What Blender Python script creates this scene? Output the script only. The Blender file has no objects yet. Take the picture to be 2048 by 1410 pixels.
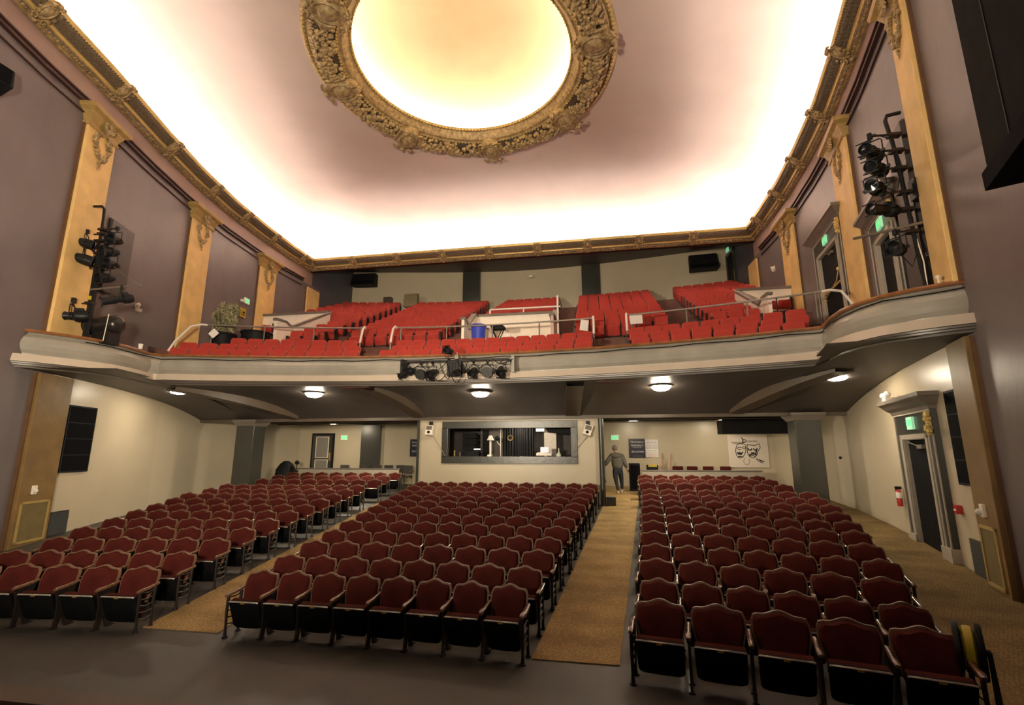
import bpy, bmesh, math, random
from math import sin, cos, pi, sqrt, atan2, radians, hypot
from mathutils import Vector, Matrix
random.seed(7)
SC = bpy.context.scene
COL = SC.collection

# ---------------------------------------------------------------- camera
EYE = (3.85, 0.0, 2.36)
F_PX, VPX, VPY = 985.0, 1204.0, 905.0
d_ = Vector((VPX - 1024, VPY - 705, F_PX)).normalized()
z_ = Vector((0, -d_[2], d_[1])).normalized()
x_ = d_.cross(z_)
cam_data = bpy.data.cameras.new('camera')
cam = bpy.data.objects.new('camera', cam_data)
COL.objects.link(cam)
cam_data.sensor_width = 36.0
cam_data.lens = 36.0 * F_PX / 2048.0
cam_data.clip_start = 0.05
cam_data.clip_end = 200
# rows: camera axes (right, up, back) in world coordinates
right = Vector((x_[0], d_[0], z_[0]))
up = -Vector((x_[1], d_[1], z_[1]))
back = -Vector((x_[2], d_[2], z_[2]))
cam.matrix_world = Matrix(((right[0], up[0], back[0], EYE[0]), (right[1], up[1], back[1], EYE[1]),
                           (right[2], up[2], back[2], EYE[2]), (0, 0, 0, 1)))
SC.camera = cam

# ---------------------------------------------------------------- world, exposure
w = bpy.data.worlds.new('world'); SC.world = w; w.use_nodes = True
w.node_tree.nodes['Background'].inputs[0].default_value = (1.0, 0.86, 0.7, 1)
w.node_tree.nodes['Background'].inputs[1].default_value = 0.02
SC.view_settings.view_transform = 'Standard'
SC.view_settings.look = 'None'
SC.view_settings.gamma = 1.0
SC.view_settings.use_curve_mapping = False
SC.view_settings.exposure = 0.62
SC.cycles.max_bounces = 7
SC.cycles.diffuse_bounces = 5
SC.cycles.glossy_bounces = 3
SC.cycles.sample_clamp_indirect = 6.0
SC.cycles.use_denoising = True
try:
    SC.cycles.use_fast_gi = False
except Exception:
    pass
COVE_E = 80.0      # cove tubes behind the cornice
DOME_E = 22.0      # tubes behind the dome ring
LAMP_E = 92.0      # glass bowls under the balcony
WARM = (1.0, 0.80, 0.60)

# lamp helpers, then unseen fill lamps added to brighten the hall
def area(name, loc, tgt, size, power, col):
    l = bpy.data.lights.new(name, 'AREA'); l.shape = 'DISK'; l.size = size; l.energy = power; l.color = col
    o = bpy.data.objects.new(name, l); COL.objects.link(o); o.location = loc
    o.rotation_euler = (Vector(tgt) - Vector(loc)).to_track_quat('-Z', 'Y').to_euler()
    return o
def spot(name, loc, tgt, ang, power, col, r=0.35):
    l = bpy.data.lights.new(name, 'SPOT'); l.energy = power; l.color = col; l.spot_size = radians(ang); l.spot_blend = 1.0; l.shadow_soft_size = r
    o = bpy.data.objects.new(name, l); COL.objects.link(o); o.location = loc
    o.rotation_euler = (Vector(tgt) - Vector(loc)).to_track_quat('-Z', 'Y').to_euler()
    return o
spot('added_front_fill', (3.0, -2.0, 3.2), (-7.5, 12.5, 8.6), 84, 7000, (1.0, 0.84, 0.62))  # unseen spots added behind the camera to lift balcony front and upper walls
spot('added_front_fill', (-1.5, -2.0, 3.2), (5.5, 14, 8.8), 74, 5600, (1.0, 0.84, 0.62))
for lx in (-8.6, 5.2, 8.8):
    area('added_rear_fill', (lx, 21.5, 3.64), (lx, 22.4, 1.0), 0.35, 34, (1.0, 0.84, 0.60))  # unseen fill added above the long beam to brighten the back wall
area('unseen_stage_fill', (1.0, -3.0, 7.5), (0, 15, 5.0), 0.8, 18, (1.0, 0.78, 0.56))  # weak unseen fill added behind the camera, no real fixture

# lamps fixed on the back of the cornice beam: they light the rear balcony wall
for lx in (-8.2, -4.6, -0.1, 2.6, 7.6):
    area('rear_wall_lamp', (lx, 23.5, 12.17), (lx * 1.02, 29, 11.2), 0.22, 15, (1.0, 0.82, 0.58))
# ---------------------------------------------------------------- tags
def tag(o, label=None, cat=None, group=None, kind=None):
    if label: o['label'] = label
    if cat: o['category'] = cat
    if group: o['group'] = group
    if kind: o['kind'] = kind
    return o

def thing(name, label, cat, loc=(0, 0, 0), rz=0.0, group=None, kind=None):
    o = bpy.data.objects.new(name, None); COL.objects.link(o)
    o.empty_display_size = 0.1
    o.location = loc; o.rotation_euler = (0, 0, rz)
    return tag(o, label, cat, group, kind)

ORD = ['front', 'second', 'third', 'fourth', 'fifth', 'sixth', 'seventh', 'eighth', 'ninth', 'tenth', 'eleventh', 'twelfth',
       'thirteenth', 'fourteenth', 'fifteenth', 'sixteenth']
NTH = ['first'] + ORD[1:]

# ---------------------------------------------------------------- materials
MATS = {}
def mat(name, col, rough=0.6, metal=0.0, var=0.0, vscale=4.0, bump=0.0, bscale=40.0, emit=0.0, ecol=None, spec=0.5, sheen=0.0, col2=None, coat=0.0):
    if name in MATS: return MATS[name]
    m = bpy.data.materials.new(name); m.use_nodes = True
    nt = m.node_tree; b = nt.nodes['Principled BSDF']
    b.inputs['Base Color'].default_value = (*col, 1)
    b.inputs['Roughness'].default_value = rough
    b.inputs['Metallic'].default_value = metal
    b.inputs['Specular IOR Level'].default_value = spec
    if sheen: b.inputs['Sheen Weight'].default_value = sheen
    if coat:
        b.inputs['Coat Weight'].default_value = coat; b.inputs['Coat Roughness'].default_value = 0.25
    tc = nt.nodes.new('ShaderNodeTexCoord')
    if var or col2:
        n = nt.nodes.new('ShaderNodeTexNoise'); n.inputs['Scale'].default_value = vscale; n.inputs['Detail'].default_value = 6
        nt.links.new(tc.outputs['Object'], n.inputs['Vector'])
        r = nt.nodes.new('ShaderNodeMapRange'); r.inputs[1].default_value = 0.3; r.inputs[2].default_value = 0.7
        nt.links.new(n.outputs['Fac'], r.inputs[0])
        mx = nt.nodes.new('ShaderNodeMix'); mx.data_type = 'RGBA'
        c2 = col2 if col2 else tuple(min(1, c * (1 + var)) for c in col)
        c1 = col if col2 else tuple(c * (1 - var) for c in col)
        mx.inputs[6].default_value = (*c1, 1); mx.inputs[7].default_value = (*c2, 1)
        nt.links.new(r.outputs[0], mx.inputs[0]); nt.links.new(mx.outputs[2], b.inputs['Base Color'])
    if bump:
        n2 = nt.nodes.new('ShaderNodeTexNoise'); n2.inputs['Scale'].default_value = bscale; n2.inputs['Detail'].default_value = 4
        nt.links.new(tc.outputs['Object'], n2.inputs['Vector'])
        bp = nt.nodes.new('ShaderNodeBump'); bp.inputs['Strength'].default_value = bump; bp.inputs['Distance'].default_value = 0.02
        nt.links.new(n2.outputs['Fac'], bp.inputs['Height']); nt.links.new(bp.outputs[0], b.inputs['Normal'])
    if emit:
        b.inputs['Emission Color'].default_value = (*(ecol or col), 1); b.inputs['Emission Strength'].default_value = emit
    MATS[name] = m
    return m

M_CEIL = mat('ceiling_plaster', (0.56, 0.45, 0.40), 0.9, var=0.05, vscale=0.8, bump=0.12, bscale=3)
M_DOME = mat('dome_plaster', (0.82, 0.68, 0.43), 0.9, var=0.06, vscale=0.9, bump=0.1, bscale=3)
M_PURPLE = mat('purple_wall_paint', (0.135, 0.112, 0.112), 0.42, var=0.10, vscale=0.9, bump=0.25, bscale=5)
M_MAUVE = mat('mauve_frieze_paint', (0.30, 0.20, 0.17), 0.55, var=0.06, vscale=1.2)
M_CREAM = mat('cream_wall_paint', (0.50, 0.43, 0.31), 0.34, var=0.06, vscale=0.7, bump=0.22, bscale=3)
M_BLUEGREY = mat('blue_grey_wall_paint', (0.075, 0.072, 0.085), 0.5, var=0.08, vscale=1.0, bump=0.1, bscale=6)
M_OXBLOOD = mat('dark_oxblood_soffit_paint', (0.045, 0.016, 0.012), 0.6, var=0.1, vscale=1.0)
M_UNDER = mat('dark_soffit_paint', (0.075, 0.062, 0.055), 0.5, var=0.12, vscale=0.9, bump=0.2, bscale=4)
M_BEAM = mat('brown_beam_paint', (0.085, 0.062, 0.042), 0.42, var=0.15, vscale=2.0)
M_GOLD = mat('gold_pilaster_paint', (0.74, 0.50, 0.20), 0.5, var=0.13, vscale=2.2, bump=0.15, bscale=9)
M_GOLD2 = mat('darker_gold', (0.20, 0.12, 0.038), 0.5, var=0.18, vscale=2.2, bump=0.15, bscale=9)  # darker gold, used on the lower pilasters only
M_GILT = mat('antique_gilt_plaster', (0.46, 0.33, 0.15), 0.46, metal=0.15, col2=(0.17, 0.112, 0.055), vscale=9.0, bump=0.5, bscale=50)
M_GILTD = mat('dark_gilt_relief', (0.20, 0.145, 0.085), 0.6, metal=0.1, col2=(0.10, 0.07, 0.045), vscale=26.0, bump=1.0, bscale=45)
M_GILTB = mat('bright_gilt_bead', (0.58, 0.42, 0.14), 0.4, metal=0.3, var=0.12, vscale=8)
M_FASCIA = mat('grey_gloss_fascia_paint', (0.31, 0.29, 0.25), 0.22, var=0.12, vscale=1.6, bump=0.35, bscale=3.5, spec=0.7)
M_BAND = mat('pale_taupe_band_paint', (0.50, 0.42, 0.34), 0.35, var=0.06, vscale=2, bump=0.12, bscale=6)
M_MOULD = mat('dark_taupe_moulding', (0.10, 0.082, 0.068), 0.35, var=0.1, vscale=2)
M_WOOD = mat('red_brown_rail_wood', (0.22, 0.085, 0.028), 0.28, var=0.3, vscale=6, spec=0.6)
M_GREY = mat('grey_green_paint', (0.034, 0.034, 0.028), 0.3, var=0.12, vscale=1.5, bump=0.12, bscale=8, spec=0.6)
M_TRIMW = mat('pale_door_trim_paint', (0.36, 0.32, 0.26), 0.4, var=0.06)
M_FLOORG = mat('grey_painted_floor', (0.042, 0.038, 0.031), 0.55, var=0.18, vscale=1.3, bump=0.12, bscale=14)
M_BLACK = mat('black_metal', (0.009, 0.009, 0.010), 0.45, var=0.2, vscale=12, spec=0.25)
M_BLACKP = mat('black_plastic', (0.010, 0.010, 0.011), 0.6, var=0.2, vscale=9, spec=0.15)
M_IRON = mat('dark_cast_iron', (0.022, 0.017, 0.015), 0.38, metal=0.4, var=0.25, vscale=20)
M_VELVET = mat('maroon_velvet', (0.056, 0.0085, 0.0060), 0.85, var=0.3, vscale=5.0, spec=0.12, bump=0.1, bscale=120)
M_SHELL = mat('tan_seat_shell', (0.135, 0.070, 0.040), 0.5, var=0.2, vscale=9, spec=0.3)
M_PAN = mat('black_seat_pan', (0.004, 0.004, 0.0045), 0.6, var=0.2, vscale=12, spec=0.10)
M_CHROME = mat('worn_steel_edge', (0.72, 0.66, 0.58), 0.3, metal=0.6, var=0.25, vscale=14)
M_BRASS = mat('brass_plate', (0.75, 0.5, 0.15), 0.3, metal=0.8, var=0.1, vscale=20)
M_ARM = mat('dark_varnished_armrest', (0.13, 0.065, 0.035), 0.22, var=0.3, vscale=12, spec=0.7)
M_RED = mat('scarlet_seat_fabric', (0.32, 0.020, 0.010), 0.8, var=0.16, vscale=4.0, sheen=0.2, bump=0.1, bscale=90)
M_REDWOOD = mat('orange_brown_ply', (0.28, 0.085, 0.03), 0.4, var=0.25, vscale=8)
M_REDCARPET = mat('crimson_carpet', (0.17, 0.012, 0.012), 0.95, var=0.2, vscale=9)
M_STEPWOOD = mat('balcony_step_paint', (0.10, 0.035, 0.022), 0.6, var=0.25, vscale=5)
M_WHITE = mat('white_paint', (0.84, 0.76, 0.66), 0.45, var=0.04)
M_WHITEM = mat('white_enamel_pipe', (0.72, 0.68, 0.63), 0.3, var=0.04)
M_PIPE = mat('galvanised_pipe', (0.23, 0.205, 0.175), 0.38, metal=0.5, var=0.12, vscale=10)
M_GREYCAP = mat('grey_taupe_cap_paint', (0.15, 0.125, 0.105), 0.4, var=0.08)
M_PAPER = mat('white_paper', (0.75, 0.72, 0.68), 0.8, var=0.03)
M_EXIT = mat('exit_lens_green', (0.45, 0.8, 0.55), 0.4, emit=0.22, ecol=(0.35, 1.0, 0.55), var=0.01)
M_EXITL = mat('exit_letter_glow', (0.1, 0.9, 0.4), 0.4, emit=0.5, ecol=(0.0, 0.75, 0.2), var=0.01)
M_BLUE = mat('blue_plastic', (0.035, 0.06, 0.42), 0.35, var=0.08)
M_YELLOW = mat('yellow_plastic', (0.55, 0.42, 0.02), 0.5, var=0.05)
M_RDPAINT = mat('fire_red_paint', (0.42, 0.02, 0.015), 0.35, var=0.06)
M_LEAF = mat('dusty_green_leaf', (0.13, 0.13, 0.05), 0.6, var=0.45, vscale=5)
M_GLASSD = mat('dark_lens_glass', (0.01, 0.011, 0.013), 0.08, var=0.1, spec=0.8)
M_NAVY = mat('navy_board', (0.012, 0.013, 0.03), 0.4, var=0.1)
M_COVE = mat('warm_cove_tube', (1, 0.9, 0.8), 0.5, emit=COVE_E, ecol=(1.0, 0.90, 0.80))
M_DOMEL = mat('warm_dome_tube', (1, 0.9, 0.8), 0.5, emit=DOME_E, ecol=(1.0, 0.90, 0.78))
M_BOWL2 = mat('bright_lit_glass_bowl', (1, 0.97, 0.92), 0.3, emit=300.0, ecol=(1.0, 0.84, 0.62))
M_BOWL = mat('lit_glass_bowl', (1, 0.97, 0.92), 0.3, emit=LAMP_E, ecol=(1.0, 0.84, 0.62))
M_MESH = mat('charcoal_grille_cloth', (0.005, 0.005, 0.006), 0.85, var=0.2, vscale=40, spec=0.05)
M_GRILLE = mat('grey_vent_grille', (0.055, 0.06, 0.058), 0.5, var=0.15, vscale=12)
M_OLIVE = mat('olive_gold_panel', (0.16, 0.12, 0.045), 0.5, var=0.15, vscale=4)
M_OLIVET = mat('ochre_panel_trim', (0.38, 0.27, 0.09), 0.5, var=0.1)

def carpet_mat(k=1.0, nm='tan_basketweave_carpet'):
    m = bpy.data.materials.new(nm); m.use_nodes = True
    nt = m.node_tree; b = nt.nodes['Principled BSDF']; b.inputs['Roughness'].default_value = 0.95
    b.inputs['Specular IOR Level'].default_value = 0.15
    tc = nt.nodes.new('ShaderNodeTexCoord')
    mp = nt.nodes.new('ShaderNodeMapping'); mp.inputs['Rotation'].default_value = (0, 0, 0.6)
    nt.links.new(tc.outputs['Object'], mp.inputs[0])
    ck = nt.nodes.new('ShaderNodeTexVoronoi'); ck.inputs['Scale'].default_value = 26.0; ck.inputs['Randomness'].default_value = 0.55
    nt.links.new(mp.outputs[0], ck.inputs['Vector'])
    rp = nt.nodes.new('ShaderNodeMapRange'); rp.inputs[1].default_value = 0.0; rp.inputs[2].default_value = 0.55
    nt.links.new(ck.outputs['Distance'], rp.inputs[0])
    n = nt.nodes.new('ShaderNodeTexNoise'); n.inputs['Scale'].default_value = 1.4; n.inputs['Detail'].default_value = 5
    nt.links.new(tc.outputs['Object'], n.inputs['Vector'])
    mx = nt.nodes.new('ShaderNodeMix'); mx.data_type = 'RGBA'
    mx.inputs[6].default_value = (0.49 * k, 0.345 * k, 0.15 * k, 1); mx.inputs[7].default_value = (0.27 * k, 0.18 * k, 0.075 * k, 1)
    nt.links.new(rp.outputs[0], mx.inputs[0])
    mx2 = nt.nodes.new('ShaderNodeMix'); mx2.data_type = 'RGBA'; mx2.blend_type = 'MULTIPLY'
    r2 = nt.nodes.new('ShaderNodeMapRange'); r2.inputs[1].default_value = 0.35; r2.inputs[2].default_value = 0.6
    r2.inputs[3].default_value = 0.72; r2.inputs[4].default_value = 1.0
    nt.links.new(n.outputs['Fac'], r2.inputs[0])
    mx2.inputs[0].default_value = 1.0
    nt.links.new(mx.outputs[2], mx2.inputs[6]); nt.links.new(r2.outputs[0], mx2.inputs[7])
    nt.links.new(mx2.outputs[2], b.inputs['Base Color'])
    bp = nt.nodes.new('ShaderNodeBump'); bp.inputs['Strength'].default_value = 0.5; bp.inputs['Distance'].default_value = 0.01
    nt.links.new(ck.outputs['Distance'], bp.inputs['Height']); nt.links.new(bp.outputs[0], b.inputs['Normal'])
    return m
M_CARPET = carpet_mat()
M_CARPET2 = carpet_mat(0.60, 'darker_basketweave_carpet')  # same weave and colours as the aisle carpet, made darker

# ---------------------------------------------------------------- mesh builder
class MB:
    def __init__(s): s.v = []; s.f = []; s.m = []; s.mi = 0
    def add(s, vs, fs):
        o = len(s.v); s.v.extend([tuple(p) for p in vs]); s.f.extend([tuple(i + o for i in f) for f in fs]); s.m.extend([s.mi] * len(fs)); return s
    def hexa(s, P):   # 8 points: bottom 4 ccw, top 4 ccw
        return s.add(P, [(3, 2, 1, 0), (4, 5, 6, 7), (0, 1, 5, 4), (1, 2, 6, 5), (2, 3, 7, 6), (3, 0, 4, 7)])
    def box(s, x0, x1, y0, y1, z0, z1):
        return s.hexa([(x0, y0, z0), (x1, y0, z0), (x1, y1, z0), (x0, y1, z0), (x0, y0, z1), (x1, y0, z1), (x1, y1, z1), (x0, y1, z1)])
    def xform(s, start, M):
        for i in range(start, len(s.v)): s.v[i] = tuple(M @ Vector(s.v[i]))
        return s
    def ring(s, c, t, n, r, ref=None):
        t = Vector(t).normalized(); a = Vector((0, 0, 1)) if abs(t.z) < 0.9 else Vector((1, 0, 0))
        u = t.cross(a).normalized(); v = t.cross(u)
        return [Vector(c) + u * r * cos(2 * pi * k / n) + v * r * sin(2 * pi * k / n) for k in range(n)]
    def tube(s, pts, r, n=8, cap=True):
        P = [Vector(p) for p in pts]; R = r if isinstance(r, (list, tuple)) else [r] * len(P)
        o = len(s.v); vs = []; fs = []
        u = None
        for i, p in enumerate(P):
            t = (P[min(i + 1, len(P) - 1)] - P[max(i - 1, 0)]).normalized()
            if u is None:
                a = Vector((0, 0, 1)) if abs(t.z) < 0.9 else Vector((1, 0, 0)); u = t.cross(a).normalized()
            else:
                u = (u - t * u.dot(t)); u = u.normalized() if u.length > 1e-6 else t.orthogonal().normalized()
            v = t.cross(u)
            vs += [p + u * R[i] * cos(2 * pi * k / n) + v * R[i] * sin(2 * pi * k / n) for k in range(n)]
        for i in range(len(P) - 1):
            for k in range(n):
                fs.append((i * n + k, i * n + (k + 1) % n, (i + 1) * n + (k + 1) % n, (i + 1) * n + k))
        if cap:
            fs.append(tuple(range(n - 1, -1, -1))); fs.append(tuple((len(P) - 1) * n + k for k in range(n)))
        return s.add(vs, fs)
    def cyl(s, a, b, r0, r1=None, n=12): return s.tube([a, b], [r0, r0 if r1 is None else r1], n)
    def lathe(s, prof, c=(0, 0, 0), n=24, arc=(0, 2 * pi)):
        full = abs(arc[1] - arc[0] - 2 * pi) < 1e-6; m = n if full else n + 1
        vs = []; fs = []
        for r, z in prof:
            for k in range(m):
                a = arc[0] + (arc[1] - arc[0]) * k / n
                vs.append((c[0] + r * cos(a), c[1] + r * sin(a), c[2] + z))
        for i in range(len(prof) - 1):
            for k in range(n):
                k2 = (k + 1) % m
                fs.append((i * m + k, i * m + k2, (i + 1) * m + k2, (i + 1) * m + k))
        return s.add(vs, fs)
    def grid(s, rows, closed=False):
        n = len(rows[0]); vs = [p for r in rows for p in r]; fs = []
        for i in range(len(rows) - 1):
            for k in range(n if closed else n - 1):
                k2 = (k + 1) % n
                fs.append((i * n + k, i * n + k2, (i + 1) * n + k2, (i + 1) * n + k))
        return s.add(vs, fs)
    def prism(s, out, d0, d1, axis='y'):   # outline in the plane normal to axis
        n = len(out)
        def P(a, b, d): return {'y': (a, d, b), 'x': (d, a, b), 'z': (a, b, d)}[axis]
        vs = [P(a, b, d0) for a, b in out] + [P(a, b, d1) for a, b in out]
        fs = [tuple(range(n)), tuple(range(2 * n - 1, n - 1, -1))]
        for k in range(n): fs.append((k, k + n, (k + 1) % n + n, (k + 1) % n))
        return s.add(vs, fs)
    def ball(s, c, r, nu=8, nv=6, sc=(1, 1, 1)):
        vs = []; fs = []
        for i in range(nv + 1):
            th = pi * i / nv
            for k in range(nu):
                a = 2 * pi * k / nu
                vs.append((c[0] + r * sc[0] * sin(th) * cos(a), c[1] + r * sc[1] * sin(th) * sin(a), c[2] + r * sc[2] * cos(th)))
        for i in range(nv):
            for k in range(nu):
                fs.append((i * nu + k, (i + 1) * nu + k, (i + 1) * nu + (k + 1) % nu, i * nu + (k + 1) % nu))
        return s.add(vs, fs)
    def mesh(s, name, mats, smooth=False, bevel=0.0, fix=True):
        me = bpy.data.meshes.new(name); me.from_pydata(s.v, [], s.f); 
        if not isinstance(mats, (list, tuple)): mats = [mats]
        for m in mats: me.materials.append(m)
        if len(mats) > 1: me.polygons.foreach_set('material_index', s.m)
        bm = bmesh.new(); bm.from_mesh(me)
        if fix or bevel:
            bmesh.ops.remove_doubles(bm, verts=bm.verts, dist=1e-5)
        if bevel:
            ed = [e for e in bm.edges if len(e.link_faces) == 2 and e.calc_face_angle(0) > 0.6]
            bmesh.ops.bevel(bm, geom=ed, offset=bevel, segments=2, affect='EDGES', profile=0.6, clamp_overlap=True)
        if fix: bmesh.ops.recalc_face_normals(bm, faces=bm.faces)
        bm.to_mesh(me); bm.free()
        if smooth:
            me.polygons.foreach_set('use_smooth', [True] * len(me.polygons))
            try: me.set_sharp_from_angle(angle=0.7)
            except Exception: pass
        me.update(); return me
    def build(s, name, mats, parent=None, smooth=False, bevel=0.0, fix=True):
        o = bpy.data.objects.new(name, s.mesh(name, mats, smooth, bevel, fix)); COL.objects.link(o)
        if parent is not None: o.parent = parent
        return o

def part(name, me, parent, loc=(0, 0, 0), rot=(0, 0, 0), scl=None):
    o = bpy.data.objects.new(name, me); COL.objects.link(o); o.parent = parent; o.location = loc; o.rotation_euler = rot
    if scl: o.scale = scl
    return o

def struct(o, label=None):
    o['kind'] = 'structure'
    if label: o['label'] = label
    return o

def text(name, s, size, m, parent, loc, rot=(pi / 2, 0, 0), depth=0.004, align='CENTER'):
    c = bpy.data.curves.new(name, 'FONT'); c.body = s; c.size = size; c.extrude = depth; c.align_x = align; c.align_y = 'CENTER'; c.resolution_u = 3
    tmp = bpy.data.objects.new('tmp', c); COL.objects.link(tmp)
    dg = bpy.context.evaluated_depsgraph_get(); me = bpy.data.meshes.new_from_object(tmp.evaluated_get(dg)); me.name = name
    bpy.data.objects.remove(tmp); bpy.data.curves.remove(c)
    me.materials.clear(); me.materials.append(m)
    o = bpy.data.objects.new(name, me); COL.objects.link(o); o.parent = parent; o.location = loc; o.rotation_euler = rot
    return o

def copy_tree(root, loc, rz=0.0, label=None, group=None):
    r = root.copy(); COL.objects.link(r); r.location = loc; r.rotation_euler = (0, 0, rz)
    if label: r['label'] = label
    if group: r['group'] = group
    for ch in list(root.children):
        c = ch.copy(); COL.objects.link(c); c.parent = r
        for g in ch.children:
            q = g.copy(); COL.objects.link(q); q.parent = c
    return r
def lerp(a, b, t): return a + (b - a) * t
def interp(tab, y):
    for (x0, y0), (x1, y1) in zip(tab, tab[1:]):
        if y <= y1 or (x1, y1) == tab[-1]: return x0 + (x1 - x0) * (y - y0) / (y1 - y0)

# ---------------------------------------------------------------- plan of the hall
RW = [(7.6, 1), (8.2, 3.5), (9.0, 6.0), (9.55, 8), (9.95, 9.5), (10.5, 12), (10.9, 14.2), (11.15, 16.5), (11.3, 18.7), (11.3, 21), (11.2, 23.5), (11.1, 29)]
LW = [(-6.6, 1), (-7.3, 3.5), (-8.2, 6), (-8.85, 8), (-9.25, 9.5), (-10.05, 12), (-10.65, 14.2), (-11.1, 16.5), (-11.36, 18.8), (-11.5, 21), (-11.5, 23.5), (-11.3, 29)]
def wx(side, y): return interp(RW if side > 0 else LW, y)
def wf(side, y, off=0.0):
    """point on the side wall at depth y, and the turn that makes local +Y point into the room"""
    e = 0.15; dx = (wx(side, y + e) - wx(side, y - e)) / (2 * e)
    t = Vector((dx, 1)).normalized()
    if side > 0: n = Vector((-t.y, t.x)); a = atan2(t.y, t.x)
    else: n = Vector((t.y, -t.x)); a = atan2(-t.y, -t.x)
    return (wx(side, y) + n.x * off, y + n.y * off), a
def floorz(y):
    if y < 6.17: return 0.06
    if y < 16.5: return 0.06 + 0.0630 * (y - 6.17)
    if y < 20.2: return 0.7108 + 0.040 * (y - 16.5)
    return 0.8588
def ffront(x): return 13.5 - 0.0210 * x * x
# ================================================================ STRUCTURE
# floor
mb = MB(); ys = [2.6 + 0.35 * i for i in range(61)]; ys = [y for y in ys if y < 6.1] + [6.17] + [y for y in ys if 6.3 < y < 16.4] + [16.5] + [y for y in ys if y > 16.7]
ys[-1] = 24.0
mb.grid([[(x, y, floorz(y)) for x in (-12.4, -6, 0, 6, 12.4)] for y in ys])
struct(mb.build('floor', M_FLOORG), 'dark grey painted raked floor under the seats')
mb = MB(); mb.box(-7.2, 8.2, -4, 2.6, 0.85, 1.0)
mb.mi = 1; mb.box(-7.2, 8.2, 2.5, 2.66, 0.0, 1.02)
struct(mb.build('floor', [M_FLOORG, mat('stage_edge_wood', (0.045, 0.024, 0.014), 0.5, var=0.2, vscale=6)]), 'stage floor with brown wooden edge')

# carpets
def carpet(name, left, right, y0, y1, label, m=None):
    mb = MB(); n = 44; rows = []; 
    for i in range(n + 1):
        y = lerp(y0, y1, i / n); rows.append([(left(y), y, floorz(y) + 0.012), (right(y), y, floorz(y) + 0.012)])
    mb.grid(rows)
    o = mb.build(name, m or M_CARPET, fix=False)
    sm = o.modifiers.new('thickness', 'SOLIDIFY'); sm.thickness = 0.011; sm.offset = -1
    return tag(o, label, 'carpet')
RF = lambda y: 3.97 + 0.090 * (y - 6.2)
carpet('aisle_carpet', lambda y: lerp(-2.27, -3.62, (y - 6.2) / 9.8), lambda y: lerp(-1.12, -2.58, (y - 6.2) / 9.8), 6.2, 16.4, 'tan woven carpet strip running up the left aisle beside the centre block')
carpet('aisle_carpet', lambda y: 2.99 + 0.082 * (y - 6.2) if y < 16.4 else 3.83, lambda y: RF(y), 6.1, 23.4, 'tan woven carpet strip running up the right aisle to the back wall')
def rlast(y): return 7.35 + (y - 5.5) * 0.30 if y < 12 else 9.3 + (y - 12) * 0.1
carpet('side_carpet', lambda y: min(rlast(y) - 0.35, wx(1, y) - 0.6), lambda y: wx(1, y) - 0.02, 5.0, 23.4, 'darker woven carpet along the right wall past the exit door', M_CARPET2)

# side walls
def wall(side):
    mb = MB(); tab = RW if side > 0 else LW
    yy = [1.0]
    while yy[-1] < 29: yy.append(min(29, yy[-1] + 0.4))
    lev = [-0.3, 4.35, 11.3, 12.1, 12.7, 14.6]
    for k in range(len(lev) - 1):
        for y0, y1 in zip(yy, yy[1:]):
            ym = (y0 + y1) / 2
            if k == 0: mi = 1 if ym > (9.65 if side < 0 else 9.2) else 0
            elif k == 1: mi = 3 if ym > 24.0 else 0
            else: mi = 2 if ym < 23.2 else 3
            mb.mi = mi
            a, b = wx(side, y0), wx(side, y1)
            mb.add([(a, y0, lev[k]), (b, y1, lev[k]), (b, y1, lev[k + 1]), (a, y0, lev[k + 1])], [(0, 1, 2, 3)])
            mb.mi = 0; e = 0.3 * side
    o = mb.build('wall_right' if side > 0 else 'wall_left', [M_PURPLE, M_CREAM, M_MAUVE, M_BLUEGREY], fix=False)
    s = o.modifiers.new('thick', 'SOLIDIFY'); s.thickness = 0.3; s.offset = -1 if side < 0 else 1
    struct(o, ('right' if side > 0 else 'left') + ' curved side wall, purple above and cream below the balcony')
wall(1); wall(-1)

# back walls
def bw_y(x): return 29.1 - 0.012 * x * x
mb = MB(); mb.grid([[(x, bw_y(x), z) for x in [-11.6 + 23.2 * i / 24 for i in range(25)]] for z in (4.5, 14.2)])
o = mb.build('wall_back_upper', M_CREAM, fix=False); struct(o, 'cream rear wall behind the top balcony rows')
o.modifiers.new('t', 'SOLIDIFY').thickness = 0.2
mb = MB(); mb.box(-12.2, 12.2, 23.5, 23.7, -0.2, 4.3)
struct(mb.build('wall_back', M_CREAM), 'cream rear wall at the back of the main floor')

# coved ceiling
CY, CX = 12.5, 0.1
def ceil_z(d):
    w_ = 3.6
    if d >= w_: return 14.0
    t = max(0.0, d) / w_
    return 12.4 + 1.6 * sqrt(max(0, 1 - (1 - t) ** 2.0))
def smin(a, b, k=0.55):
    h = max(k - abs(a - b), 0) / k
    return min(a, b) - h * h * k * 0.25
mb = MB(); NX, NY = 150, 150; rows = []
YB = 23.15
for j in range(NY + 1):
    y = YB - (YB - 1.0) * (j / NY) ** 1.6
    l, r = wx(-1, y), wx(1, y); row = []
    for i in range(NX + 1):
        u = i / NX; u = 0.5 - 0.5 * cos(pi * u); x = lerp(l, r, u)
        dl, dr, db = (x - l), (r - x), (YB - y)
        d = smin(smin(dl, dr, 0.3), db)
        row.append((x, y, ceil_z(d)))
    rows.append(row)
n = NX + 1; vs = [p for r in rows for p in r]; fs = []
for i in range(NY):
    for k in range(NX):
        q = (i * n + k, i * n + k + 1, (i + 1) * n + k + 1, (i + 1) * n + k)
        if all(hypot(vs[a][0] - CX, vs[a][1] - CY) < 3.95 for a in q): continue
        fs.append(q)
mb.add(vs, fs)
struct(mb.build('ceiling', M_CEIL, smooth=True, fix=False), 'pale coved plaster ceiling glowing along its edges')
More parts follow.
